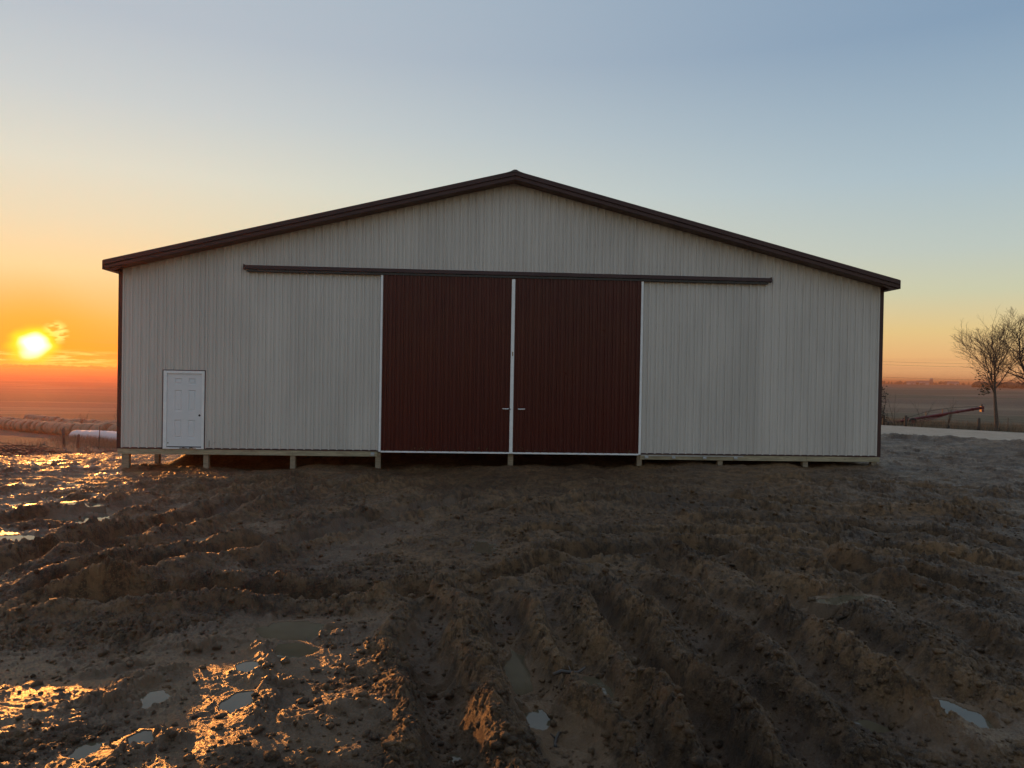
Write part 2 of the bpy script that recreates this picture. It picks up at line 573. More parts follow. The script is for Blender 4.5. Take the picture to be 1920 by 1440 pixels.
def mud_height(X, Y):
    """height, wetness and tone of the churned mud"""
    r = np.hypot(X - CX, Y - CY)
    H = base_z(X, Y)
    wx = X + .10 * perlin(X * 1.7, Y * 1.7, 3) + .03 * perlin(X * 6, Y * 6, 4)
    wy = Y + .10 * perlin(X * 1.7, Y * 1.7, 5) + .03 * perlin(X * 6, Y * 6, 6)
    # where the mud is churned and where it has settled to slurry
    slur = np.zeros_like(X)
    for cx, cy, rx, ry in SLURRY:
        q = np.hypot((X - cx) / rx, (Y - cy) / ry) + .45 * perlin(X * 1.3, Y * 1.3, 11) + .25 * perlin(X * 3.7, Y * 3.7, 12)
        slur = np.maximum(slur, .86 * sstep(1.25, .55, q))
    slur = np.maximum(slur, .6 * sstep(.36, .6, perlin(X * .55, Y * .55, 21)) * sstep(2.0, -2.0, X))
    det = np.zeros_like(X)
    det += .09 * perlin(X * .35, Y * .35, 1) + .055 * perlin(wx * .9, wy * .9, 2)
    ridge = np.zeros_like(X)
    press = np.zeros_like(X)
    for pts, wd, dep, rh, lug in RUTS:
        path = spline(pts, 7)
        lo, hi = path.min(0) - wd * 3.2, path.max(0) + wd * 3.2
        m = (X > lo[0]) & (X < hi[0]) & (Y > lo[1]) & (Y < hi[1])
        if not m.any():
            continue
        d, s = dist_path(wx[m], wy[m], path)
        L = np.hypot(*np.diff(path, axis=0).T).sum()
        n1 = perlin(s * 1.6, d * 0 + rh * 77, 31)
        n2 = perlin(X[m] * 3.1, Y[m] * 3.1, 32)
        a = np.abs(d) / wd
        if wd >= .26:
            dep_, rh_ = dep * 1.5, rh * 1.45
        else:
            dep_, rh_ = dep, rh
        end = sstep(0, .9, s) * sstep(0, .9, L - s)
        tr = np.where(a < 1, (1 - a ** 2.6), 0) * dep_ * 1.2 * (1 + .3 * n1)
        rg = np.exp(-((a - 1.45) / .52) ** 2) * rh_ * .98 * (1 + .35 * np.sign(d) * n1 + .25 * n2)
        lg = 0
        if lug:
            lg = .021 * sstep(1.0, .7, a) * np.sin(s * 2 * np.pi / .19 + np.abs(d) * 9 + 2.5 * n2) * np.clip(.6 + n1, 0, 1.2)
        else:
            lg = .006 * np.exp(-((a - 1.35) / .5) ** 2) * np.sin(s * 2 * np.pi / .085 + d * 14 + 5 * n2)
        det[m] += (rg - tr + lg) * end * (1 - .55 * slur[m] * (wd >= .26))
        ridge[m] = np.maximum(ridge[m], np.exp(-((a - 1.42) / .6) ** 2) * end)
        press[m] = np.maximum(press[m], sstep(1.15, .75, a) * end * (.55 + .45 * sstep(-.4, .3, n1)))
        slur[m] *= 1 - .8 * np.exp(-((a - 1.42) / .5) ** 2) * end
    calm = sstep(-1.5, 1.5, Y) * (np.abs(X) < 11.3)                       # under the barn the dirt is finer
    amp = (1.0 - .82 * slur) * (.72 + .5 * ridge + .4 * perlin(X * .8, Y * .8, 41))
    amp = np.clip(amp, .08, 1.7) * (1 - .5 * calm) * (1 - .62 * press * (r < 12)) * (1 - .4 * sstep(-6, -1.5, Y) * (np.abs(X) < 13))
    b1 = np.abs(perlin(wx * 3.1, wy * 3.1, 51)) ** .8
    b2 = np.abs(perlin(wx * 7.3, wy * 7.3, 52)) ** .75
    b3 = np.abs(perlin(wx * 16.5, wy * 16.5, 53)) ** .75
    b5 = perlin(X * 85, Y * 85, 55)
    ux, uy = wx + .035 * perlin(X * 14, Y * 14, 57), wy + .035 * perlin(X * 14, Y * 14, 58)
    l1, l2, l3 = lumps(ux * 5.5, uy * 5.5, 1), lumps(ux * 13, uy * 13, 2), lumps(ux * 30, uy * 30, 3)
    patch = sstep(-.35, .45, perlin(X * 1.9, Y * 1.9, 59))
    reach = 1 + .55 * sstep(5.5, 9.5, r)
    clod = (.026 * (b1 - .3) + .032 * (l1 - .35) * (.25 + 1.0 * patch) * (1 - .5 * ridge)) * reach + .029 * (l2 - .35) * (.35 + .9 * patch) * reach * (1 - .15 * ridge) + .025 * (l3 - .3) * (.4 + 1.0 * patch) + .010 * (b3 - .35) + .0095 * b5
    clod *= 1.0 - .1 * ridge
    det += clod * amp
    # lone lumps sitting in the slurry
    lump = sstep(-.02, .42, perlin(wx * 2.6, wy * 2.6, 61)) * slur
    det += lump * (.010 + .045 * np.clip(l1, 0, 1) + .03 * np.clip(l2, 0, 1) + .012 * l3)
    amp = np.maximum(amp, lump * .6)
    det += slur * (.010 * perlin(wx * 4.2, wy * 2.2, 62) + .0045 * perlin(X * 24, Y * 24, 63) + .0025 * perlin(X * 61, Y * 61, 64))
    # a low bank where the yard meets the road, brush and spoil on the left
    det += .10 * np.exp(-((Y - .25) / .45) ** 2) * (np.abs(X) < 11.5) * (.2 + np.clip(perlin(X * .8, Y * .3, 73), -.6, 1) + .3 * l1)
    rd, _ = dist_path(X, Y, ROAD)
    rd = np.abs(rd)
    far = sstep(26, 34, r)
    mid = sstep(9, 17, r) * (1 - calm)
    det += mid * (1 - .85 * slur) * (1 - .55 * sstep(-6, -1.5, Y) * (np.abs(X) < 13)) * (.10 * (np.abs(perlin(wx * 1.15, wy * 1.5, 72)) - .28) + .10 * (lumps(ux * 2.1, uy * 2.9, 5) - .3) * (.2 + patch))
    det *= 1 - .25 * far
    det += .13 * np.exp(-((rd - 8.0) / 1.2) ** 2) * (1 + perlin(X * .9, Y * .9, 71)) * (X > 11)
    H = H + det
    H = H - sstep(7.0, 5.4, rd) * (.35 + det)
    H = H - sstep(43, 47, r) * (.5 + det)
    fill = sstep(-10.7, -9.5, X) * sstep(10.8, 9.8, X) * sstep(.9, 3.0, Y) * sstep(30.5, 28.5, Y)
    H = H * (1 - fill) + (-.10 + .3 * det) * fill
    wet = np.clip(slur * 1.0 + .25 - det * 1.2 - ridge * .5 + .35 * press, 0, 1)
    pale = np.zeros_like(X)
    for cx, cy, rx, ry in ((-.6, -16.9, .38, 1.1), (1.75, -17.0, .5, .9), (.3, -13.6, .7, .5), (2.3, -14.9, .6, .4), (-.2, -11.5, .9, .5)):
        q = np.hypot((X - cx) / rx, (Y - cy) / ry) + .4 * perlin(X * 2.1, Y * 2.1, 83)
        pale = np.maximum(pale, sstep(1.2, .5, q))
    tone = np.clip(pale * .9 + .38 + .5 * perlin(wx * .7, wy * .7, 81) + .35 * ridge + .25 * perlin(X * 2.2, Y * 2.2, 82), 0, 1)
    return H, wet, tone, slur


# grid: a polar sheet, finest where it lies nearest to where one stands
def grade():
    t = np.linspace(0, 1, 760)
    inv = 1 / (1 / 2.3 + (1 / 48.0 - 1 / 2.3) * t)
    lg = np.exp(np.log(2.3) + (np.log(48) - np.log(2.3)) * t)
    r = inv * .62 + lg * .38
    return np.concatenate([np.linspace(.25, 2.25, 26), r])


ra = grade()
az0 = math.degrees(.0559)
aa = np.radians(np.concatenate([np.linspace(az0 - 80, az0 - 38.7, 40), np.linspace(az0 - 38.5, az0 + 38.5, 1180), np.linspace(az0 + 38.7, az0 + 80, 40)]))
RR, AA = np.meshgrid(ra, aa, indexing='ij')
GX, GY = CX + RR * np.sin(AA), CY + RR * np.cos(AA)
GZ, WET, TONE, SLUR = mud_height(GX, GY)
def pud_q(x, y, cx, cy, rx, ry, k):
    return np.hypot((x - cx) / rx, (y - cy) / ry) + .42 * perlin(x * .9 / rx ** .8, y * .9 / ry ** .8, 90 + k) + .26 * perlin(x * 2.3 / rx ** .8, y * 2.3 / ry ** .8, 120 + k) + .10 * perlin(x * 9, y * 9, 130)


puddle_list = []
for k, (cx, cy, rx, ry) in enumerate(PUDDLES):
    m = (np.abs(GX - cx) < rx * 2.6 + .3) & (np.abs(GY - cy) < ry * 2.6 + .3)
    x, y, z = GX[m], GY[m], GZ[m]
    q = pud_q(x, y, cx, cy, rx, ry, k)
    inside = q < 1
    lev = float(np.percentile(z[inside], 22)) if inside.any() else float(base_z(cx, cy)) - .05
    dip = lev - .012 + .016 * perlin(x * 13, y * 13, 140) + .008 * perlin(x * 31, y * 31, 141) - .03 * np.clip(1 - q, 0, 1) + .09 * min(1.0, min(rx, ry) / .45) * np.clip(perlin(x * 1.6 / rx ** .8, y * 1.6 / ry ** .8, 160 + k) - .22, 0, 1)
    t = sstep(1.15, .88, q)
    z2 = z * (1 - t) + np.minimum(z, dip) * t
    z2 = np.where((q > 1.04) & (q < 1.42), np.maximum(z2, lev + .003), z2)
    GZ[m] = z2
    shore_ = sstep(1.7, 1.0, q) * sstep(.05, .015, z2 - lev)
    WET[m] = np.maximum(WET[m], shore_)
    TONE[m] = TONE[m] * (1 - sstep(.02, .07, z2 - lev) * sstep(2.2, 1.2, q) * .6)
    # outline of the water: walk out from the middle to the shore
    th_ = np.linspace(0, 2 * np.pi, 40, endpoint=False)
    rr_ = np.linspace(.2, 2.2, 60)
    sx, sy = cx + rx * np.outer(np.cos(th_), rr_), cy + ry * np.outer(np.sin(th_), rr_)
    sq = pud_q(sx, sy, cx, cy, rx, ry, k) > 1.12
    hit = np.where(sq.any(1), sq.argmax(1), 59)
    shore = [(float(sx[i, j]), float(sy[i, j])) for i, j in enumerate(hit)]
    puddle_list.append((cx, cy, shore, lev))


def ground_at(x, y):
    """height of the finished mud at a point"""
    r = math.hypot(x - CX, y - CY)
    a = math.atan2(x - CX, y - CY)
    if r > 47 or r < .3 or a < aa[0] or a > aa[-1]:
        return float(base_z(x, y))
    i = int(np.clip(np.searchsorted(ra, r), 1, len(ra) - 1))
    j = int(np.clip(np.searchsorted(aa, a), 1, len(aa) - 1))
    return float(GZ[i - 1:i + 1, j - 1:j + 1].mean())


# mud material: brown clay, darker and shiny where wet, paler where the crests have dried
mud, t = new_mat('mud')
aw = t.n('ShaderNodeAttribute', attribute_name='wet').outputs['Fac']
at = t.n('ShaderNodeAttribute', attribute_name='tone').outputs['Fac']
n1 = t.noise(t.co, 1.4, 6, .6, .4)
n2 = t.noise(t.co, 11, 6, .65)
n3 = t.noise(t.co, 70, 4, .6)
c1 = t.mix(t.map(n1, .35, .65), (0.107, 0.048, 0.018), (0.178, 0.086, 0.033))
c2 = t.mix(t.m('MULTIPLY', at, .65), c1, (0.267, 0.143, 0.059))
c2 = t.mix(t.map(n2, .41, .58, 0, .78), c2, (0.040, 0.019, 0.006))
c2 = t.mix(t.map(t.noise(t.co, 3.6, 5, .7, .6), .5, .64, 0, .7), c2, (0.253, 0.130, 0.053))
c2 = t.mix(t.map(n3, .52, .66, 0, .6), c2, (0.267, 0.162, 0.066))
big = t.noise(t.co, .42, 3, .6, .5)
c2 = t.mix(1.0, c2, t.map(big, .36, .62, .62, 1.12, smooth=False), 'MULTIPLY')
wetf = t.map(t.m('ADD', aw, t.m('MULTIPLY', t.m('SUBTRACT', n2, .5), .5)), .35, .75)
wc = t.mix(t.map(n1, .35, .65), (0.097, 0.048, 0.020), (0.155, 0.082, 0.034))
wc = t.mix(t.map(at, .55, 1.0, 0, .75), wc, (0.239, 0.130, 0.059))
c3 = t.mix(t.m('MULTIPLY', wetf, .8), c2, wc)
t.l(c3, t.b.inputs['Base Color'])
t.l(t.m('ADD', t.map(t.m('ADD', wetf, t.m('MULTIPLY', t.map(n1, .4, .6), .5)), 0, 1, .58, .34), t.map(n3, .3, .7, -.05, .07)), t.b.inputs['Roughness'])
t.l(t.map(wetf, 0, 1, .38, .5), t.b.inputs['Specular IOR Level'])
bn = t.n('ShaderNodeBump')
bn.inputs['Strength'].default_value = 1.0
bn.inputs['Distance'].default_value = .03
hh = t.m('ADD', t.m('MULTIPLY', t.noise(t.co, 55, 6, .7, .5), t.map(wetf, 0, 1, 1.0, .45)), t.m('MULTIPLY', t.noise(t.co, 190, 3, .6), .3))
t.l(hh, bn.inputs['Height'])
t.l(bn.outputs[0], t.b.inputs['Normal'])

nr, na = GX.shape
idx = np.arange(nr * na).reshape(nr, na)
F = np.stack([idx[:-1, :-1], idx[:-1, 1:], idx[1:, 1:], idx[1:, :-1]], -1).reshape(-1, 4)[:, ::-1]
me = np_mesh('ground', np.stack([GX, GY, GZ], -1).reshape(-1, 3), F, mud)
for nm, arr in (('wet', WET), ('tone', TONE)):
    a = me.attributes.new(nm, 'FLOAT', 'POINT')
    a.data.foreach_set('value', arr.astype(np.float32).ravel())
tag(link('ground', me), kind='structure')

# puddles of muddy water, level sheets lying in their hollows
water, t = new_mat('muddy_water')
t.l(t.mix(t.map(t.noise(t.co, 3, 4), .3, .7), (.095, .070, .040), (.130, .098, .058)), t.b.inputs['Base Color'])
t.b.inputs['Roughness'].default_value = .04
t.b.inputs['IOR'].default_value = 1.333
bn = t.n('ShaderNodeBump')
bn.inputs['Strength'].default_value = .05
bn.inputs['Distance'].default_value = .01
t.l(t.noise(t.co, 14, 3), bn.inputs['Height'])
t.l(bn.outputs[0], t.b.inputs['Normal'])
for cx, cy, shore, lev in puddle_list:
    n_ = len(shore)
    mb = MB().add([(cx, cy, lev)] + [(px_, py_, lev) for px_, py_ in shore], [(0, 1 + i, 1 + (i + 1) % n_) for i in range(n_)])
    tag(mb.build('puddle', water), kind='structure')

# the land beyond: stubble fields falling to a valley on the left, level on the right
rf = np.concatenate([[.5, 4, 10, 18, 28, 36], np.geomspace(42, 4600, 190)])
af = np.radians(np.concatenate([np.linspace(-180, -46, 60, endpoint=False), np.linspace(-46, 50, 520, endpoint=False), np.linspace(50, 180, 60)]))
R2, A2 = np.meshgrid(rf, af, indexing='ij')
FX, FY = CX + R2 * np.sin(A2), CY + R2 * np.cos(A2)
FZ = base_z(FX, FY) - .5 * (1 - sstep(42, 47.5, R2))
und = perlin(FX * .012, FY * .012, 5) * np.clip(R2 / 400, 0, 1.2) + perlin(FX * .0021, FY * .0021, 6) * np.clip((R2 - 300) / 600, 0, 2.2)
FZ = FZ + und + .05 * perlin(FX * .5, FY * .5, 7) * sstep(40, 60, R2)
rdp, _ = dist_path(FX, FY, ROAD)
near_road = sstep(7, 3.5, np.abs(rdp))
FZ = FZ * (1 - near_road) + (base_z(FX, FY) - .12) * near_road - .5 * (1 - sstep(42, 47.5, R2)) * near_road
field, t = new_mat('field')
sp = t.n('ShaderNodeSeparateXYZ')
t.l(t.co, sp.inputs[0])
n1 = t.noise(t.vm('MULTIPLY', t.co, (.0016, .010, 0)), 1.0, 3, .5)
n2 = t.noise(t.vm('MULTIPLY', t.co, (.02, .16, 0)), 1.0, 6, .65)
n3 = t.noise(t.co, 1.2, 6, .7)
c = t.ramp(n1, [(0, (.165, .125, .092)), (.40, (.16, .122, .09)), (.44, (.115, .112, .068)), (.49, (.12, .112, .07)), (.50, (.30, .215, .14)), (.53, (.175, .13, .092)), (.62, (.145, .105, .08)), (.66, (.235, .17, .115)), (1, (.15, .115, .085))])
c = t.mix(t.map(n2, .35, .65, 0, .55), c, (.105, .078, .060))
c = t.mix(t.map(n3, .45, .8, 0, .5), c, (.26, .19, .115))
rows = t.n('ShaderNodeTexWave', wave_type='BANDS', bands_direction='Y')
t.l(t.co, rows.inputs[0])
rows.inputs['Scale'].default_value = .42
rows.inputs['Distortion'].default_value = 1.5
c = t.mix(t.m('MULTIPLY', rows.outputs[1], .28), c, (.29, .215, .135))
t.l(c, t.b.inputs['Base Color'])
t.b.inputs['Roughness'].default_value = .9
t.b.inputs['Specular IOR Level'].default_value = .15
bn = t.n('ShaderNodeBump')
bn.inputs['Strength'].default_value = 1.0
bn.inputs['Distance'].default_value = .35
t.l(t.noise(t.co, 1.6, 5, .75), bn.inputs['Height'])
t.l(bn.outputs[0], t.b.inputs['Normal'])
idx = np.arange(FX.size).reshape(FX.shape)
F = np.stack([idx[:-1, :-1], idx[:-1, 1:], idx[1:, 1:], idx[1:, :-1]], -1).reshape(-1, 4)[:, ::-1]
tag(link('field', np_mesh('field', np.stack([FX, FY, FZ], -1).reshape(-1, 3), F, field)), kind='structure')


def land_at(x, y):
    r = math.hypot(x - CX, y - CY)
    z = float(base_z(x, y))
    if r > 47:
        z += float(perlin(np.array([x * .012]), np.array([y * .012]), 5)[0]) * min(r / 400, 1.2) + float(perlin(np.array([x * .0021]), np.array([y * .0021]), 6)[0]) * min(max((r - 300) / 600, 0), 2.2)
        return z
    return ground_at(x, y)


# gravel lane behind the yard
grav, t = new_mat('gravel')
g1 = t.noise(t.co, 2.0, 6, .65)
g2 = t.noise(t.co, 40, 4, .6)
c = t.mix(t.map(g1, .3, .7), (.44, .345, .25), (.56, .45, .335))
c = t.mix(t.map(g2, .4, .7, 0, .4), c, (.32, .25, .18))
t.l(c, t.b.inputs['Base Color'])
t.b.inputs['Roughness'].default_value = .9
bn = t.n('ShaderNodeBump')
bn.inputs['Strength'].default_value = 1.0
bn.inputs['Distance'].default_value = .06
t.l(t.m('ADD', t.noise(t.co, 9, 4, .7), t.m('MULTIPLY', g2, .5)), bn.inputs['Height'])
t.l(bn.outputs[0], t.b.inputs['Normal'])
tan = np.gradient(ROAD, axis=0)
tan /= np.hypot(*tan.T)[:, None]
nor = np.stack([-tan[:, 1], tan[:, 0]], 1)
offs = [-3.7, -3.3, -2.4, -1.3, -.6, 0, .6, 1.3, 2.4, 3.3, 4.6, 5.9, 6.5]
hts = [-.30, .03, .055, .035, .07, .075, .07, .035, .055, .03, .02, -.02, -.35]
RX = np.array([[ROAD[i] + nor[i] * o for o in offs] for i in range(len(ROAD))])
RZ = base_z(RX[..., 0], RX[..., 1]) + np.array(hts)[None]
idx = np.arange(RX.shape[0] * len(offs)).reshape(RX.shape[0], len(offs))
F = np.stack([idx[:-1, :-1], idx[1:, :-1], idx[1:, 1:], idx[:-1, 1:]], -1).reshape(-1, 4)
tag(link('road', np_mesh('road', np.concatenate([RX, RZ[..., None]], -1).reshape(-1, 3), F, grav)), kind='structure')

# ------------------------------------------------------------------ the barn (front wall on y = 0, wall foot at z = 0)
HW, LEN = 10.973, 30.5
SL = .2484
barn = tag(empty('pole_barn', (0, 0, 0)), 'large grey ribbed steel barn with maroon sliding doors, raised on wooden posts', 'barn')


def rib_cols(x0, x1, pitch=.2286, phase=0.0, h=.034, minor=.009):
    """(x, height) stations of a ribbed steel sheet between x0 and x1"""
    out = []
    k0 = int(math.floor((x0 - phase) / pitch)) - 1
    for k in range(k0, k0 + int((x1 - x0) / pitch) + 4):
        c = phase + (k + .5) * pitch
        for dx, hh in ((-.030, 0), (-.018, h), (.018, h), (.030, 0), (.062, 0), (.070, minor), (.078, 0), (.1506, 0), (.1586, minor), (.1666, 0)):
            out.append((c + dx, hh))
    out = sorted(p for p in out if x0 + 1e-4 < p[0] < x1 - 1e-4)
    xs = [p[0] for p in out]
    hs = [p[1] for p in out]
    return [(x0, float(np.interp(x0, xs, hs)) if xs else 0)] + out + [(x1, float(np.interp(x1, xs, hs)) if xs else 0)]


def sheet(cols, zlo, zhi, y, name, mat, parent, back=.004):
    """ribbed sheet facing -y; zlo and zhi are functions of x"""
    mb = MB()
    vs, fs = [], []
    for x, h in cols:
        vs += [(x, y - h, zlo(x)), (x, y - h, zhi(x)), (x, y - h + back, zhi(x)), (x, y - h + back, zlo(x))]
    for i in range(len(cols) - 1):
        a, b = 4 * i, 4 * i + 4
        fs += [(a, b, b + 1, a + 1), (a + 3, a + 2, b + 2, b + 3), (a + 1, b + 1, b + 2, a + 2), (a, a + 3, b + 3, b)]
    mb.add(vs, fs)
    return mb.build(name, mat, parent)


gable = lambda x: 7.705 - SL * abs(x)
EX0, EX1, EZ = -9.735, -8.600, 2.170           # entry door opening
for i in range(24):
    x0, x1 = -HW + i * .91442, -HW + (i + 1) * .91442
    cuts = [x0] + [c for c in (EX0, EX1) if x0 < c < x1] + [x1]
    door_bay = 8 <= i < 16
    # a sheet is one mesh even where it is notched round the entry door
    mb_all = MB()
    for a, b in zip(cuts[:-1], cuts[1:]):
        inside = EX0 - .001 <= a and b <= EX1 + .001
        lo = 4.93 if door_bay else (EZ if inside else 0.0)
        cols = rib_cols(a, b, phase=-HW)
        vs, fs = [], []
        for x, h in cols:
            vs += [(x, -h, lo), (x, -h, gable(x)), (x, -h + .004, gable(x)), (x, -h + .004, lo)]
        for k in range(len(cols) - 1):
            p, q = 4 * k, 4 * k + 4
            fs += [(p, q, q + 1, p + 1), (p + 3, p + 2, q + 2, q + 3), (p + 1, q + 1, q + 2, p + 2), (p, p + 3, q + 3, q)]
        mb_all.add(vs, fs)
    o = mb_all.build('wall_panel', M['siding'], barn)
    o.location.y = random.uniform(-.0012, .0012)
    o.rotation_euler.z = random.uniform(-.0012, .0012) * 0

# screws: rows along the girts, far too many and too small to pick apart
mb = MB()
for z in (.12, .72, 1.32, 1.92, 2.52, 3.12, 3.72, 4.32, 4.86, 5.42, 6.0, 6.6, 7.2):
    for k in range(96):
        x = -HW + (k + .5) * .2286 - .048
        if gable(x) - .12 < z or (abs(x) < 3.66 and z < 5.2) or (EX0 - .05 < x < EX1 + .05 and z < EZ + .05):
            continue
        xx, zz = x + random.uniform(-.006, .006), z + random.uniform(-.012, .012)
        mb.box(xx - .007, xx + .007, -.007, .001, zz - .007, zz + .007)
tag(mb.build('screws', M['screw'], barn), kind='stuff')

# side and back walls
for s in (-1, 1):
    cols = rib_cols(0.0, LEN, phase=0.0)
    mb = MB()
    vs, fs = [], []
    for y, h in cols:
        vs += [(s * (HW + h - .02), y, 0), (s * (HW + h - .02), y, 5.0)]
    for i in range(len(cols) - 1):
        fs.append((2 * i, 2 * i + 2, 2 * i + 3, 2 * i + 1) if s > 0 else (2 * i, 2 * i + 1, 2 * i + 3, 2 * i + 2))
    mb.add(vs, fs).build('side_wall', M['siding'], barn)
    MB().box(s * HW - .02, s * HW + .02, .12, LEN, -.18, -.035).build('side_skirt_board', M['lumber'], barn)
    for k in range(1, 13):
        y = k * 2.44
        MB().box(s * (HW - .09) - .07, s * (HW - .09) + .07, y - .07, y + .07, float(base_z(s * HW, y)) - .5, 4.6).build('post', M['post_wood'], barn)
mb = MB()
cols = rib_cols(-HW, HW, phase=-HW)
vs, fs = [], []
for x, h in cols:
    vs += [(x, LEN + h, 0), (x, LEN + h, gable(x))]
for i in range(len(cols) - 1):
    fs.append((2 * i, 2 * i + 1, 2 * i + 3, 2 * i + 2))
mb.add(vs, fs).build('back_wall', M['siding'], barn)

# corner trims: a face on the front and a return round the corner
for s in (-1, 1):
    x_in, x_out = s * (HW - .125), s * (HW + .022)
    a, b = sorted((x_in, x_out))
    mb = MB().prism([(a, -.024), (b, -.024), (b, .14), (b - .004, .14), (b - .004, -.02), (a, -.02)] if s > 0 else
                    [(a, -.024), (b, -.024), (b, -.02), (a + .004, -.02), (a + .004, .14), (a, .14)], 0, 1, 'x')
    mb.v = [(p[1], p[2], -.03 + p[0] * 5.0) for p in mb.v]
    o = mb.build('corner_trim', M['trim'], barn)
    hem = MB().box(*(sorted((x_in, x_in + s * .012))), -.028, -.024, -.03, 4.96).build('trim_hem', M['trim'], o)

# base trim, skirt boards
for a, b in ((-HW + .13, EX0 - .03), (EX1 + .03, -3.76), (3.80, HW - .13)):
    MB().prism([(-.006, .012), (-.026, .0), (-.026, -.032), (.0, -.032), (.0, .012)], a, b).build('base_trim', M['trim'], barn)
for a, b, dz in ((-HW - .0, -9.31, 0), (-9.306, -6.16, .003), (-6.156, -3.77, 0), (3.80, 6.19, .002), (6.194, 8.75, 0), (8.754, HW, .002)):
    MB().box(a, b, -.022, .02, -.178 + dz, -.034 + dz * .3).build('skirt_board', M['lumber'], barn, bevel=.003)

# posts the front wall stands on
for x, wd in ((-10.78, .20), (-8.567, .14), (-6.155, .14), (-3.758, .15), (.035, .15), (3.793, .14), (6.191, .14), (8.748, .15), (10.833, .16)):
    z0 = min(float(base_z(x, 0)), -.2) - .6
    top = -.05 if abs(x) > 3.7 and abs(x) < 10.9 and x not in (-3.758, .035) else -.06
    MB().box(x - wd / 2, x + wd / 2, .024, .17, z0, top).build('post', M['post_wood'], barn, bevel=.004)

# roof: two slopes, ridge cap, rake trim, soffits, boxed eaves
RO, FO = 11.20, .46
rt = lambda x: 7.915 - .249 * abs(x)
for s in (-1, 1):
    cols = rib_cols(-FO, LEN + FO, phase=0)
    vs, fs = [], []
    for y, h in cols:
        h *= .9
        vs += [(0, y, rt(0) + h), (s * RO, y, rt(RO) + h), (0, y, rt(0) - .02), (s * RO, y, rt(RO) - .02)]
    for i in range(len(cols) - 1):
        a, b = 4 * i, 4 * i + 4
        q = [(a, a + 1, b + 1, b), (a + 2, b + 2, b + 3, a + 3)]
        fs += q if s > 0 else [f[::-1] for f in q]
    MB().add(vs, fs).build('roof_sheet', M['roof'], barn)
    # rake: upper trim and lower fascia step
    def slope_box(name, y0, y1, up, dn, mat, par=barn, xe=RO, bev=.004):
        vs = []
        for x in (0.0, s * xe):
            vs += [(x, y0, rt(x) - up), (x, y1, rt(x) - up), (x, y1, rt(x) - dn), (x, y0, rt(x) - dn)]
        fs = [(0, 1, 2, 3), (7, 6, 5, 4), (0, 4, 5, 1), (1, 5, 6, 2), (2, 6, 7, 3), (3, 7, 4, 0)]
        if s < 0:
            fs = [f[::-1] for f in fs]
        return MB().add(vs, fs).build(name, mat, par, bevel=bev)
    rk = slope_box('rake_trim', -FO - .035, -FO + .03, -.030, .105, M['trim'])
    slope_box('trim_step', -FO - .050, -FO - .037, .088, .104, M['trim'], rk)
    slope_box('rake_fascia', -FO - .012, -FO + .03, .108, .215, M['trim'])
    slope_box('rake_soffit', -FO + .032, -.03, .205, .217, M['trim'], xe=HW + .02, bev=0)
    slope_box('rake_trim', LEN + FO - .03, LEN + FO + .035, -.030, .215, M['trim'])
    ex0, ex1 = sorted((s * (HW + .024), s * RO))
    zo = rt(RO) - .215
    MB().box(ex0, ex1, -FO + .034, LEN + FO - .034, zo - .012, zo).build('eave_soffit', M['trim'], barn)
    fx0, fx1 = sorted((s * (RO + .003), s * (RO + .02)))
    MB().box(fx0, fx1, -FO - .03, LEN + FO, zo - .014, rt(RO) + .02).build('eave_fascia', M['trim'], barn)
    # boxed return closing the eave on the gable
    a, b = s * (HW - .35), s * (RO - .004)
    tri = [(a, rt(a) - .219), (b, zo - .012), (s * (HW + .10), zo - .035), (s * (HW - .02), zo - .035)]
    if s > 0:
        tri = tri[::-1]
    MB().prism(tri, -FO + .036, -FO + .052, 'y').build('eave_return', M['trim'], barn)
mb = MB().prism([(-.26, rt(.26) + .022), (-.13, rt(.13) + .034), (-.035, rt(0) + .052), (.035, rt(0) + .052), (.13, rt(.13) + .034), (.26, rt(.26) + .022), (0, rt(0) - .01)][::-1], -FO - .052, LEN + FO + .05, 'y')
mb.build('ridge_cap', M['roof'], barn)

# door track: cover with a sloped top and hemmed lip, the dark rail under it
trk = MB().prism([(.0, 5.185), (-.150, 5.158), (-.158, 5.060), (-.150, 5.060), (-.142, 5.146), (.0, 5.17)], -7.54, 7.54).build('track_cover', M['trim'], barn)
MB().prism([(-.050, 5.045), (-.125, 5.045), (-.125, 4.985), (-.098, 4.985), (-.098, 4.99), (-.077, 4.99), (-.077, 4.985), (-.050, 4.985)], -7.46, 7.46).build('track_rail', M['dark'], trk)
for s in (-1, 1):
    MB().box(min(s * 7.543, s * 7.553), max(s * 7.543, s * 7.553), -.160, -.002, 5.04, 5.188).build('end_cap', M['trim'], trk)
for k in range(19):
    x = -7.2 + k * .8
    MB().box(x - .02, x + .02, -.128, -.02, 5.047, 5.056).build('bracket', M['dark'], trk)

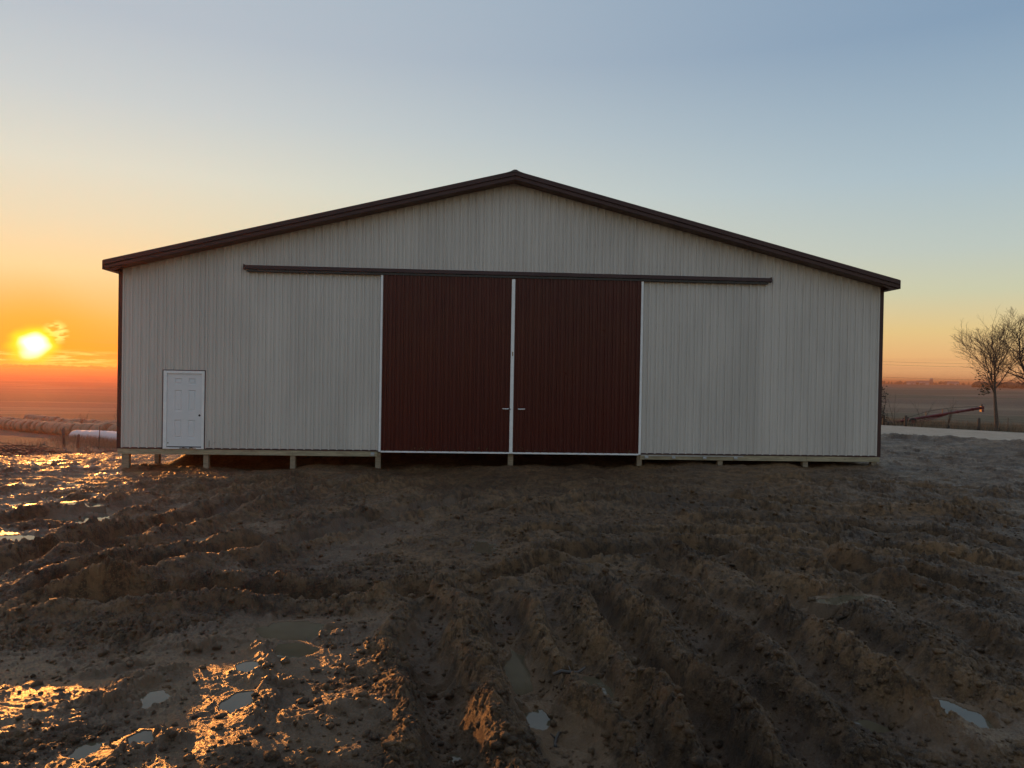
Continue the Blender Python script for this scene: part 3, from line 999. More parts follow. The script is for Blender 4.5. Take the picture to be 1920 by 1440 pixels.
# two sliding leaves
for s in (-1, 1):
    xa, xb = ((-3.67, -.018) if s < 0 else (.080, 3.73))
    leaf = sheet(rib_cols(xa, xb, phase=-3.67 if s < 0 else .085, minor=.007, h=.034), lambda x: .0, lambda x: 4.99, -.085, 'door_leaf', M['maroon'], barn)
    leaf['label'] = 'left sliding door leaf' if s < 0 else 'right sliding door leaf'
    MB().box(xa + .01, xb - .01, -.080, -.045, .02, 4.97).build('leaf_core', M['dark'], leaf)
    if s < 0:
        MB().box(-.017, .078, -.116, -.06, -.04, 4.95).build('meeting_trim', M['white'], leaf, bevel=.004)
        MB().box(-3.735, -3.672, -.107, -.045, -.03, 4.985).build('edge_trim', M['white'], leaf, bevel=.004)
    else:
        MB().box(3.732, 3.795, -.107, -.045, -.03, 4.985).build('edge_trim', M['white'], leaf, bevel=.004)
    MB().box(xa, xb if s > 0 else xb - .002, -.109, -.045, -.048, -.002).build('bottom_rail', M['white'], leaf, bevel=.003)
    hx0, hx1 = ((-.226, -.060) if s < 0 else (.22, .415))
    hd = MB().tube([(hx0, -.105, 1.245), (hx0 + .012, -.15, 1.243), (hx0 + .035, -.160, 1.240), (hx1 - .035, -.160, 1.240), (hx1 - .012, -.15, 1.243), (hx1, -.105, 1.247)], .0135, 8)
    hd.build('handle', M['white'], leaf, smooth=True)
    if s < 0:
        MB().box(.022, .050, -.124, -.117, 2.755, 2.875).build('latch', M['rust'], leaf, bevel=.003)
        MB().tube([(.0, -.112, 1.20), (-.004, -.128, 1.23), (.0, -.115, 1.262)], .005, 6).build('hook', M['dark'], leaf)
    # dried mud spatter along the foot of the leaf
    mb = MB()
    for _ in range(70):
        x, z = random.uniform(xa + .05, xb - .05), abs(random.gauss(0, .05)) + .005
        q = random.uniform(.005, .018)
        mb.box(x - q, x + q, -.112, -.086, z, z + q * random.uniform(.6, 2))
    tag(mb.build('mud_spatter', mud, leaf), kind='stuff')

# bottom guides bolted to the skirt board right of the doors
gd = MB().box(3.82, 6.85, -.052, -.026, -.075, -.040).build('guide_rail', M['galv'], barn)
for x in (3.98, 4.78, 5.70, 6.62):
    MB().prism([(-.03, -.14), (-.075, -.14), (-.075, -.10), (-.03, -.06)], x - .05, x + .05).build('guide_bracket', M['galv'], gd)
MB().prism([(-.03, -.15), (-.08, -.15), (-.08, -.10), (-.03, -.06)], -3.95, -3.85).build('guide_bracket', M['galv'], gd)

# entry door: maroon channel, white frame, six-panel slab
ed = MB()
ed.box(EX0 - .022, EX0 + .004, -.040, .0, -.028, EZ + .004).box(EX1 - .004, EX1 + .022, -.040, .0, -.028, EZ + .004).box(EX0 - .022, EX1 + .022, -.040, .0, EZ + .005, EZ + .026)
edo = ed.build('entry_door', M['trim'], barn)
edo['label'] = 'white six-panel entry door'
fr = MB()
fr.box(EX0 + .005, EX0 + .100, -.055, .06, -.020, EZ).box(EX1 - .072, EX1 - .005, -.055, .06, -.020, EZ).box(EX0 + .101, EX1 - .073, -.055, .06, EZ - .078, EZ)
fr.build('door_frame', M['white'], edo, bevel=.004)
sx0, sx1, sz0, sz1 = EX0 + .104, EX1 - .076, .05, EZ - .082
W_, H_ = sx1 - sx0, sz1 - sz0
slab = MB()
# stiles, rails and recessed fields built as one moulded skin
px = [sx0, sx0 + .21 * W_, sx0 + .42 * W_, sx0 + .60 * W_, sx0 + .81 * W_, sx1]
pz = [sz0, sz0 + .115 * H_, sz0 + .365 * H_, sz0 + .485 * H_, sz0 + .775 * H_, sz0 + .855 * H_, sz0 + .935 * H_, sz1]
for i in range(5):
    for j in range(7):
        a, b, c, d = px[i], px[i + 1], pz[j], pz[j + 1]
        if i in (1, 3) and j in (1, 3, 5):
            e = .022
            ys = -.028
            q = [(a, ys, c), (b, ys, c), (b, ys, d), (a, ys, d), (a + e, ys + .020, c + e), (b - e, ys + .020, c + e), (b - e, ys + .020, d - e), (a + e, ys + .020, d - e),
                 (a + 2 * e, ys + .004, c + 2 * e), (b - 2 * e, ys + .004, c + 2 * e), (b - 2 * e, ys + .004, d - 2 * e), (a + 2 * e, ys + .004, d - 2 * e)]
            slab.add(q, [(0, 1, 5, 4), (1, 2, 6, 5), (2, 3, 7, 6), (3, 0, 4, 7), (4, 5, 9, 8), (5, 6, 10, 9), (6, 7, 11, 10), (7, 4, 8, 11), (8, 9, 10, 11)])
        else:
            slab.add([(a, -.028, c), (b, -.028, c), (b, -.028, d), (a, -.028, d)], [(0, 1, 2, 3)])
slab.box(sx0, sx1, -.006, .02, sz0, sz1)
so = slab.build('door_slab', M['door_white'], edo)
MB().tube([(sx1 - .062, -.031, .925), (sx1 - .062, -.026, .925)], .030, 16).build('lock_hole', M['rubber'], so)
MB().box(sx0, sx1, -.024, .02, .022, .046).build('door_sweep', M['rubber'], so)
MB().box(EX0 + .102, EX1 - .074, -.060, .06, -.020, .018).build('threshold', M['white'], edo, bevel=.003)
mb = MB()
for _ in range(14):
    x = random.uniform(sx0 + .1, sx1 - .1)
    mb.box(x - .03, x + .03, -.068, -.058, -.006, random.uniform(.004, .022))
mb.box(sx0 + .02, sx0 + .05, -.031, -.027, .13, .16)
mb.box(EX1 + .12, EX1 + .135, -.003, -.0005, .04, .22)
tag(mb.build('mud_spatter', mud, edo), kind='stuff')

# ------------------------------------------------------------------ things beyond the yard
def fwd(x, y, k):
    """point k metres farther from the yard's middle along the same line"""
    d = Vector((x - CX, y - CY)).normalized()
    return x + d.x * k, y + d.y * k


def bare_tree(name, base, height, spread, seed, label, r0, lean=(0, 0), clear=.34, fork=None, leaf_clump=None, limbs=15):
    rd = random.Random(seed)
    t_ = tag(empty(name, base), label, 'tree', 'bare trees behind the gravel lane')
    tm, cm = MB(), MB()

    def walk(p, d, L, n, wob, lift):
        pts = [Vector(p)]
        d = Vector(d)
        for _ in range(n):
            d = (d + Vector((rd.gauss(0, wob), rd.gauss(0, wob), rd.gauss(0, wob) * .6 + lift))).normalized()
            pts.append(pts[-1] + d * (L / n))
        return pts

    def dirs(pts, i):
        return (pts[min(i + 1, len(pts) - 1)] - pts[max(i - 1, 0)]).normalized()

    def off(d, ang, az):
        s_ = Matrix.Rotation(az, 3, d) @ d.orthogonal().normalized()
        return (d * math.cos(ang) + s_ * math.sin(ang)).normalized()

    def taper(r, n, end):
        return [r * (1 - (1 - end) * i / n) for i in range(n + 1)]

    def branch(p, d, L, r, lv):
        n = (8, 6, 5, 3)[lv]
        pts = walk(p, d, L, n, (.07, .09, .10, .11)[lv], (.07, .07, .06, .04)[lv])
        cm.tube(pts, taper(r, n, .25), (6, 5, 4, 3)[lv], cap=False)
        if lv == 3:
            return
        az = rd.uniform(0, 6.28)
        for i in range(1, n + 1):
            for _ in range((2, 1 + (i % 2), 1)[lv] if i > 1 else 1):
                az += 2.4 + rd.uniform(-.4, .4)
                q = off(dirs(pts, i), rd.uniform(.38, .70), az)
                rem = 1 - i / (n + 1.5)
                LL = L * (.30 + .42 * rem) * rd.uniform(.7, 1.15) * (1, .9, .8)[lv]
                branch(pts[i], q, LL, max(.0065, r * (.48 - .18 * i / n)), lv + 1)

    d0 = Vector((lean[0], lean[1], 1)).normalized()
    n = 12
    top = height * .80
    tr = walk((0, 0, -.2), d0, top, n, .018, .03)
    if fork:
        k = max(2, int(n * fork))
        tm.tube(tr[:k + 1], taper(r0, k, .72), 10, cap=False)
        for j in range(3):
            az = j * 2.1 + rd.uniform(-.3, .3)
            q = off(dirs(tr, k), rd.uniform(.32, .5) * spread, az)
            pts = walk(tr[k], q, height * rd.uniform(.52, .62), 10, .07, .05)
            tm.tube(pts, taper(r0 * .52, 10, .18), 7, cap=False)
            for i in range(1, 11):
                for _ in range(2):
                    az += 2.4
                    branch(pts[i], off(dirs(pts, i), rd.uniform(.5, .9), az), height * (.10 + .17 * (1 - i / 11)) * rd.uniform(.8, 1.2) * spread, r0 * .52 * (.5 - .025 * i), 1)
    else:
        tm.tube(tr, taper(r0, n, .16), 10, cap=False)
        az = rd.uniform(0, 6.28)
        for j in range(limbs):
            u = clear + (1 - clear) * (j / (limbs - 1)) ** .9
            f = u * n
            i = min(int(f), n - 1)
            p = tr[i].lerp(tr[i + 1], f - i)
            az += 2.4 + rd.uniform(-.3, .3)
            branch(p, off(dirs(tr, i), rd.uniform(.62, .92) * (1.1 - .45 * u), az), height * (.17 + .30 * math.sin(math.pi * min(1, .25 + .75 * (1 - u)))) * rd.uniform(.8, 1.1) * spread, max(.018, r0 * (.42 - .22 * u)), 0 if j % 2 == 0 else 1)
    tm.tube([(0, 0, -.3), (0, 0, .0), (lean[0] * .3, lean[1] * .3, .35)], [r0 * 1.5, r0 * 1.28, r0 * .95], 10, cap=False)
    zmax = max(v[2] for v in cm.v)
    k = height / zmax
    for mb in (tm, cm):
        mb.v = [(v[0], v[1], v[2] * k) for v in mb.v]
    tm.build('trunk', M['bark'], t_, smooth=True)
    cm.build('crown', M['twig'], t_, smooth=True)
    if leaf_clump:
        mb = MB()
        for c, n, s in leaf_clump:
            for _ in range(n):
                p = Vector(c) + Vector((rd.gauss(0, s), rd.gauss(0, s), rd.gauss(0, s * 1.3)))
                Rm = Matrix.Rotation(rd.uniform(0, 6.28), 3, 'Z') @ Matrix.Rotation(rd.uniform(0, 3.1), 3, 'X')
                q = rd.uniform(.05, .10)
                mb.add([p + Rm @ Vector(v) for v in ((-q, 0, 0), (0, -q * .5, .01), (q, 0, 0), (0, q * .5, .01))], [(0, 1, 2, 3)])
        mb.build('dead_leaves', M['leaf'], t_)
    return t_


x, y = fwd(28.2, 18.4, 2.0)
bare_tree('bare_tree', (x, y, land_at(x, y) - .05), 7.3, .92, 12, 'bare winter tree with a straight trunk and a clump of hanging dead leaves', .13,
          lean=(.0, 0), clear=.47, limbs=13, leaf_clump=[((-.85, -.1, 2.45), 120, .17), ((-.45, 0, 2.95), 60, .16), ((-1.1, 0, 3.2), 30, .2)])
x, y = fwd(29.95, 17.05, 3.2)
bare_tree('bare_tree', (x, y, land_at(x, y) - .05), 8.0, 1.05, 5, 'forked bare winter tree at the right edge of the picture', .17, lean=(-.06, .02), fork=.36)
x, y = fwd(33.5, 20.2, 3.0)
bare_tree('bare_tree', (x, y, land_at(x, y) - .05), 7.6, 1.0, 9, 'bare winter tree standing just beyond the right edge of the picture', .14, lean=(-.05, .0), clear=.38, limbs=11)


def sapling(px, py, h, lean, seed, label, n=6, cat='shrub', name='bare_sapling', group='bare saplings along the fence'):
    rd = random.Random(seed)
    z = land_at(px, py)
    s_ = tag(empty(name, (px, py, z)), label, cat, group)
    mb, tw = MB(), MB()
    for k in range(n):
        a = rd.uniform(0, 6.28)
        sp = rd.uniform(.05, .35)
        d = Vector((math.cos(a) * sp + lean[0], math.sin(a) * sp + lean[1], 1)).normalized()
        L = h * rd.uniform(.6, 1.0)
        p = Vector((rd.gauss(0, .06), rd.gauss(0, .06), -.05))
        pts = [p]
        for i in range(5):
            d = (d + Vector((rd.gauss(0, .07), rd.gauss(0, .07), .02))).normalized()
            pts.append(pts[-1] + d * L / 5)
        mb.tube(pts, [.020, .016, .013, .010, .007, .003], 4, cap=False)
        for i in range(2, 6):
            for _ in range(2):
                e = (d + Vector((rd.gauss(0, .5), rd.gauss(0, .5), rd.uniform(.0, .4)))).normalized()
                tw.tube([pts[i], pts[i] + e * rd.uniform(.15, .4), pts[i] + e * rd.uniform(.4, .6) + Vector((0, 0, .08))], [.006, .004, .002], 3, cap=False)
    mb.build('stem', M['twig'], s_)
    tw.build('twigs', M['twig'], s_)
    return s_


for i, (px, py, h, ln, n, lab) in enumerate([
        (24.9, 22.6, 2.4, (-.28, 0), 3, 'thin bare sapling leaning left beside the thick fence post near the barn corner'),
        (26.0, 21.9, 2.1, (-.05, 0), 2, 'single upright bare sapling rising behind the red auger'),
        (27.4, 21.5, 1.5, (.15, 0), 4, 'low bare sapling under the raised end of the red auger'),
        (-37.5, 50.5, 2.3, (-.05, 0), 9, 'bare brush sprouting behind the hay bales, left clump'),
        (-33.2, 48.5, 2.8, (.05, 0), 11, 'taller bare brush sprouting behind the hay bales, next to the barn corner')]):
    sapling(px, py, h, ln, 40 + i, lab, n, group='bare saplings along the fence' if i < 3 else 'bare brush behind the bales')

# dark leafy shrub half hidden by the barn corner
rd = random.Random(3)
x, y = 23.95, 22.9
shr = tag(empty('leafy_shrub', (x, y, land_at(x, y))), 'narrow dark leafy shrub half hidden behind the right corner of the barn', 'shrub')
mb = MB()
for k in range(5):
    pts = [Vector((rd.gauss(0, .08), rd.gauss(0, .08), -.05))]
    for i in range(6):
        pts.append(pts[-1] + Vector((rd.gauss(0, .10), rd.gauss(0, .10), rd.uniform(.3, .5))))
    mb.tube(pts, [.03, .026, .022, .018, .013, .009, .004], 5, cap=False)
mb.build('stem', M['bark'], shr)
mb = MB()
for _ in range(520):
    z = rd.uniform(.3, 2.5)
    p = Vector((rd.gauss(0, .20), rd.gauss(0, .20), z))
    Rm = Matrix.Rotation(rd.uniform(0, 6.28), 3, 'Z') @ Matrix.Rotation(rd.uniform(0, 3.1), 3, 'X')
    q = rd.uniform(.04, .08)
    mb.add([p + Rm @ Vector(v) for v in ((-q, 0, 0), (0, -q * .5, .01), (q, 0, 0), (0, q * .5, .01))], [(0, 1, 2, 3)])
mb.build('foliage', M['ever'], shr)

# fence behind the lane: thick wooden posts, thin steel posts, wire strands
fence_pts = []
for (gx, gy), kind_, lab in [((24.32, 20.69), 'wood', 'thick dark wooden fence post near the right corner of the barn'),
                             ((27.33, 18.67), 'wood', 'thick dark wooden fence post left of the straight bare tree'),
                             ((23.46, 21.49), 'wood', 'dark wooden fence post against the dark shrub at the barn corner'),
                             ((23.72, 21.59), 'steel', 'thin steel fence post beside the dark shrub'),
                             ((26.84, 20.54), 'steel', 'thin steel fence post in front of the red auger'),
                             ((29.17, 18.85), 'steel', 'thin steel fence post between the two bare trees')]:
    x, y = fwd(gx, gy, 2.0 if kind_ == 'wood' else 1.5)
    z = land_at(x, y)
    p_ = tag(empty('fence_post', (x, y, z), random.uniform(-.4, .4)), lab, 'fence post', 'fence posts behind the lane')
    if kind_ == 'wood':
        MB().tube([(0, 0, -.4), (0, 0, .3), (.01, 0, .62), (.012, 0, .70)], [.085, .082, .078, .070], 9).build('shaft', M['fence_wood'], p_, smooth=True)
        MB().tube([(.012, 0, .70), (.012, 0, .725)], [.070, .045], 9).build('top', M['fence_wood'], p_)
    else:
        MB().box(-.018, .018, -.003, .003, -.4, .78).box(-.003, .003, .003, .03, -.4, .78).build('shaft', M['steelpost'], p_)
        MB().box(-.05, .05, -.009, -.004, .02, .16).build('anchor_plate', M['steelpost'], p_)
    fence_pts.append((x, y, z))
fence_pts.sort(key=lambda p: p[0])
fw = tag(empty('wire_fence', fence_pts[0]), 'sagging wire strands strung between the posts behind the lane', 'fence')
o0 = Vector(fence_pts[0])
line = [Vector(fence_pts[0]) + Vector((-2.5, 5.0, 0))] + [Vector(p) for p in fence_pts] + [Vector(fence_pts[-1]) + Vector((4.5, -5, 0))]
for h in (.18, .36, .54, .68):
    pts = []
    for a, b in zip(line[:-1], line[1:]):
        for k in range(6):
            q = a.lerp(b, k / 6)
            pts.append(q - o0 + Vector((0, -.03, h - .03 * math.sin(math.pi * k / 6) + .01 * random.random())))
    MB().tube(pts, .004, 4, cap=False).build('wire', M['steelpost'], fw)

# fence on the left below the barn corner
for x, y, h, lab in ((-25.8, 25.2, 1.15, 'leaning wooden fence post left of the white silage bag'), (-22.2, 22.0, 1.3, 'thin steel fence post in front of the white silage bag'),
                     (-24.4, 24.0, .8, 'short broken fence post beside the end of the white silage bag')):
    z = land_at(x, y)
    p_ = tag(empty('fence_post', (x, y, z)), lab, 'fence post', 'fence posts left of the barn')
    p_.rotation_euler = (random.uniform(-.06, .06), random.uniform(-.08, .08), 0)
    if 'steel' in lab:
        MB().box(-.022, .022, -.004, .004, -.4, h).box(-.004, .004, .004, .035, -.4, h).build('shaft', M['steelpost'], p_)
        MB().box(-.05, .05, -.009, -.005, .02, .16).build('anchor_plate', M['steelpost'], p_)
    else:
        MB().tube([(0, 0, -.4), (0, 0, h * .5), (.01, 0, h * .96)], [.08, .075, .068], 9).build('shaft', M['fence_wood'], p_, smooth=True)
        MB().tube([(.01, 0, h * .96), (.01, 0, h)], [.068, .04], 9).build('top', M['fence_wood'], p_)

# grain auger lying raised on its wheeled frame
A0, A1 = Vector((26.2, 25.6, .12)), Vector((31.6, 24.4, 1.25))
z0 = land_at(27.5, 25.3)
A0.z += z0; A1.z += z0
aug = tag(empty('grain_auger', (A0.x, A0.y, z0)), 'long red grain auger tube raised on a wheeled frame behind the fence', 'auger')
L0 = Vector((A0.x, A0.y, z0))
d = (A1 - A0).normalized()
P = lambda s, up=0.0, sd=0.0: A0.lerp(A1, s) - L0 + Vector((0, 0, up)) + Vector((-d.y, d.x, 0)) * sd
MB().tube([P(0), P(.5), P(1)], .085, 12).build('tube', M['red'], aug, smooth=True)
for s in (.17, .36, .55, .74, .9):
    MB().tube([P(s - .004), P(s + .004)], .105, 12).build('flange', M['red'], aug)
hd = MB().box(-.10, .10, -.10, .10, -.10, .11, Matrix.Translation(P(1.0)))
hd.build('discharge_head', M['red'], aug, bevel=.02)
MB().tube([P(1.0, .05), P(1.0, .24)], [.05, .035], 8).build('gearbox', M['dark'], aug)
MB().prism([(-.08, -.11), (.08, -.11), (.11, -.26), (-.11, -.26)], -.08, .08).build('spout', M['red'], aug).location = P(1.0)
MB().tube([P(.16, .12), P(.40, .34), P(.55, .36), P(.72, .30), P(.96, .12)], .012, 5, cap=False).build('truss_cable', M['dark'], aug)
for s in (.40, .58):
    MB().tube([P(s, .08), P(s, .36)], .018, 6).build('truss_strut', M['red'], aug)
for sd in (-1, 1):
    MB().tube([P(.62, -.08, .05 * sd), P(.36, -.22, .45 * sd), P(.22, 0, .5 * sd) + Vector((0, 0, .1 - P(.22).z))], .028, 7).build('frame_leg', M['red'], aug, smooth=True)
    MB().tube([P(.20, -.05, .05 * sd), P(.30, -.15, .35 * sd), P(.36, -.22, .45 * sd)], .022, 7).build('brace', M['red'], aug, smooth=True)
    wc = P(.22, 0, .58 * sd)
    wc.z = .26
    n_ = Vector((-d.y, d.x, 0))
    wh = MB().tube([wc - n_ * .07, wc - n_ * .06, wc + n_ * .06, wc + n_ * .07], [.20, .26, .26, .20], 18).build('wheel', M['rubber'], aug, smooth=False)
    MB().tube([wc - n_ * .08, wc + n_ * .08], .13, 12).build('rim', M['red'], wh)
MB().tube([P(-.03), P(.03)], .13, 10).build('intake_guard', M['dark'], aug)

# round bales in three rows, near at the barn, running away downhill to the left
bale_meshes = []
for k in range(4):
    rd = random.Random(70 + k)
    mb = MB()
    n, L, Rb = 22, 1.32, .68
    st = [(-L / 2, .0), (-L / 2, .45), (-L / 2 - .0, .93), (-L / 2 + .06, .99), (-L / 4, 1.0), (0, 1.012), (L / 4, 1.0), (L / 2 - .06, .99), (L / 2, .93), (L / 2, .45), (L / 2, .0)]
    ph = [rd.uniform(.975, 1.02) for _ in range(n)]
    vs, fs = [], []
    for a, rr in st:
        for s in range(n):
            q = 2 * math.pi * s / n
            fl = 1 - .07 * max(0, -math.sin(q)) ** 2
            vs.append((a, Rb * rr * ph[s] * math.cos(q), Rb * rr * ph[s] * math.sin(q) * fl + Rb * .93))
    for i in range(len(st) - 1):
        for s in range(n):
            fs.append((i * n + s, i * n + (s + 1) % n, (i + 1) * n + (s + 1) % n, (i + 1) * n + s)[::-1])
    bale_meshes.append(mb.add(vs, fs).mesh('round_bale', M['net'], True))
rows = [((-25.2, 36.2), (-82, 101.6), 'nearest row, behind the white silage bag', 44), ((-27.5, 41.8), (-84, 105.7), 'second row, behind the first row', 44), ((-33, 55.2), (-78, 106), 'farthest row, behind the others', 36)]
for (a, b, lab, n) in rows:
    a, b = Vector(a), Vector(b)
    dr = (b - a).normalized()
    ang = math.atan2(dr.y, dr.x)
    for k in range(n):
        p = a + dr * (1.5 * k) + Vector((-dr.y, dr.x)) * random.uniform(-.22, .22)
        if (p - a).length > (b - a).length:
            break
        o = link('round_bale', bale_meshes[random.randrange(4)], None, (p.x, p.y, land_at(p.x, p.y) - .06 + random.uniform(-.10, .06)),
                 (0, 0, ang + random.uniform(-.06, .06)), (1, random.uniform(.94, 1.05), random.uniform(.92, 1.06)))
        tag(o, 'net wrapped round hay bale in the ' + lab, 'hay bale', 'round bales, ' + lab.split(',')[0])

# white silage bag: a long wrinkled plastic tube
pa, pb = Vector((-19.6, 22.6)), Vector((-34.5, 43.0))
npt, n = 90, 26
vs, fs = [], []
rd = random.Random(8)
bz = land_at(pa.x, pa.y)
for i in range(npt):
    u = i / (npt - 1)
    c = pa.lerp(pb, u)
    dr = (pb - pa).normalized()
    nn = Vector((-dr.y, dr.x))
    zg = float(base_z(c.x, c.y)) - .03
    end = min(1, math.sqrt(max(0, min(u, 1 - u) * 22)))
    r = .52 * (.25 + .75 * end) * (1 + .02 * math.sin(i * 1.9) + rd.uniform(-.015, .015))
    for s in range(n):
        q = 2 * math.pi * s / n
        wr = 1 + .018 * math.sin(i * 2.3 + s * 1.3) + rd.uniform(-.012, .012)
        cz = max(-.0, math.sin(q) * r * .93 * wr + r * .80)
        vs.append((c.x + nn.x * math.cos(q) * r * wr - pa.x, c.y + nn.y * math.cos(q) * r * wr - pa.y, zg + cz - bz))
for i in range(npt - 1):
    for s in range(n):
        fs.append((i * n + s, i * n + (s + 1) % n, (i + 1) * n + (s + 1) % n, (i + 1) * n + s))
fs += [tuple(range(n)), tuple(range((npt - 1) * n, npt * n))[::-1]]
sb = MB().add(vs, fs).build('silage_bag', M['plastic'], None, smooth=True)
sb.location = (pa.x, pa.y, bz)
tag(sb, 'long white plastic silage bag lying on the slope left of the barn', 'silage bag')

# heap of pushed-up brush on the left
rd = random.Random(21)
bx, by = -22.6, 15.2
bp = tag(empty('brush_pile', (bx, by, land_at(bx, by))), 'heap of pushed-up brush and broken branches left of the barn', 'brush pile')
for k in range(95):
    a = rd.uniform(0, 6.28)
    q = Vector((rd.gauss(-.5, 2.3), rd.gauss(0, 1.1), 0))
    hz = max(.0, .62 - .16 * abs(q.x) - .25 * abs(q.y)) * rd.uniform(.2, 1.1)
    d_ = Vector((math.cos(a), math.sin(a) * .6, rd.uniform(-.2, .35))).normalized()
    L = rd.uniform(.4, 1.5)
    g = land_at(bx + q.x, by + q.y) - land_at(bx, by)
    p0 = q + Vector((0, 0, g + hz))
    p1 = p0 + d_ * L * .5 + Vector((rd.gauss(0, .06), rd.gauss(0, .06), rd.uniform(-.05, .08)))
    p2 = p0 + d_ * L + Vector((0, 0, rd.uniform(-.2, .1)))
    r = rd.uniform(.007, .028)
    br = MB().tube([p0 - d_ * .4, p0, p1, p2], [r * 1.2, r, r * .8, r * .4], 5)
    for _ in range(4):
        e = (d_ + Vector((rd.gauss(0, .6), rd.gauss(0, .6), rd.gauss(.2, .4)))).normalized()
        s_ = p0.lerp(p2, rd.uniform(.3, .95))
        br.tube([s_, s_ + e * rd.uniform(.2, .6)], [r * .4, r * .15], 3, cap=False)
    br.build('branch', M['stick'], bp)

# sticks trodden into the mud
for k, (x, y, L, a, lab) in enumerate([(-.55, -17.02, .20, .25, 'short dark stick lying in the wet rut in the middle foreground'),
                                       (-3.05, -14.9, .42, -.5, 'thin dark twig lying across the mud in the left foreground'),
                                       (-2.28, -15.92, .22, .6, 'stubby dark stick beside the brown puddle in the left foreground'),
                                       (-.68, -17.52, .15, 1.35, 'crumpled brown stalk standing in the wet mud at the bottom of the picture'),
                                       (-5.6, -11.0, .45, .3, 'dark stick lying on the mud by the shining puddle on the left')]):
    z = ground_at(x, y)
    s_ = MB()
    d_ = Vector((math.cos(a), math.sin(a), .06))
    r = .006 if 'thin' in lab else .010
    pts = [Vector((0, 0, .004)) + d_ * (L * (u - .5)) + Vector((0, 0, .012 * math.sin(7 * u + k))) + Vector((random.gauss(0, .006), random.gauss(0, .006), .006)) for u in (0, .25, .5, .75, 1)]
    s_.tube(pts, [r, r * 1.1, r, r * .9, r * .6], 6)
    s_.tube([pts[2], pts[2] + Vector((-d_.y * L * .2, d_.x * L * .2, .025))], [r * .6, r * .3], 4)
    o = s_.build('stick', M['stick'], None, smooth=True)
    o.location = (x, y, z)
    tag(o, lab, 'stick')

# loose clods strewn over the churned mud
bm_ = bmesh.new()
bmesh.ops.create_icosphere(bm_, subdivisions=1, radius=1)
iv = np.array([v.co[:] for v in bm_.verts])
bm_.verts.index_update()
it = np.array([[v.index for v in f.verts] for f in bm_.faces])
bm_.free()
N = 20000
ii = rng.integers(30, int(np.searchsorted(ra, 15)), N)
jj = rng.integers(45, len(aa) - 45, N)
keep = rng.uniform(0, 1, N) > SLUR[ii, jj] * .85
ii, jj = ii[keep], jj[keep]
N = len(ii)
sz = .0048 * np.exp(rng.normal(.55, .55, N)) * (.75 + RR[ii, jj] / 12)
sz = np.clip(sz, .004, .04)
CV = iv[None] * (1 + rng.normal(0, .16, (N, len(iv), 1)))
CV = CV * (sz[:, None, None] * rng.uniform(.65, 1.3, (N, 1, 3)) * np.array([1, 1, .7]))
th = rng.uniform(0, 6.28, N)
cs, sn = np.cos(th)[:, None], np.sin(th)[:, None]
CV = np.stack([CV[..., 0] * cs - CV[..., 1] * sn, CV[..., 0] * sn + CV[..., 1] * cs, CV[..., 2]], -1)
CV += np.stack([GX[ii, jj], GY[ii, jj], GZ[ii, jj] + sz * .15], -1)[:, None, :]
CF = (it[None] + (np.arange(N) * len(iv))[:, None, None]).reshape(-1, 3)
me = np_mesh('mud_clods', CV.reshape(-1, 3), CF, mud, smooth=True)
for nm, arr in (('wet', WET), ('tone', TONE)):
    a = me.attributes.new(nm, 'FLOAT', 'POINT')
    a.data.foreach_set('value', np.repeat(arr[ii, jj] * (.5 if nm == 'wet' else 1), len(iv)).astype(np.float32))
tag(link('mud_clods', me), 'crumbs and clods of mud strewn over the churned yard', 'mud', kind='stuff')

# dead weeds: along the lane and fence, on the slope on the left
def weeds(name, spots, label, h, per=5, wd=.006):
    V, Fc = [], []
    for (x, y) in spots:
        z = land_at(x, y)
        for _ in range(per):
            a, ln = random.uniform(0, 6.28), random.uniform(.05, .5)
            L = h * random.uniform(.4, 1.15)
            b = Vector((x + random.gauss(0, .12), y + random.gauss(0, .12), z - .03))
            tip = b + Vector((math.cos(a) * ln * L, math.sin(a) * ln * L, L))
            mid = b.lerp(tip, .55) + Vector((0, 0, L * .06))
            s = Vector((math.sin(a + 1.3), math.cos(a + 1.3), 0)) * wd
            k = len(V)
            V += [b - s, b + s, mid - s * .8, mid + s * .8, tip]
            Fc += [(k, k + 1, k + 3, k + 2), (k + 2, k + 3, k + 4)]
    mb = MB().add(V, Fc)
    tag(mb.build(name, M['straw']), label, 'weeds', kind='stuff')


sp = []
for _ in range(2200):
    u = random.uniform(-.5, 1.35)
    x, y = 25.0 + 4.2 * u, 24.6 - 6.6 * u
    x, y = fwd(x, y, random.uniform(.4, 4.2) + abs(random.gauss(0, 1)))
    sp.append((x, y))
weeds('fence_weeds', sp, 'dead straw-coloured weeds along the fence behind the lane', .5)
sp = []
for _ in range(1500):
    u = random.random() ** 1.5
    c = Vector((-18.9, 20.6)).lerp(Vector((-33.5, 40.0)), u)
    sp.append((c.x + random.gauss(0, .8), c.y + random.gauss(0, .8)))
for _ in range(500):
    sp.append((random.uniform(-36, -20), random.uniform(14, 30)))
weeds('slope_weeds', sp, 'dead weeds on the slope in front of the silage bag', .55, per=5, wd=.007)

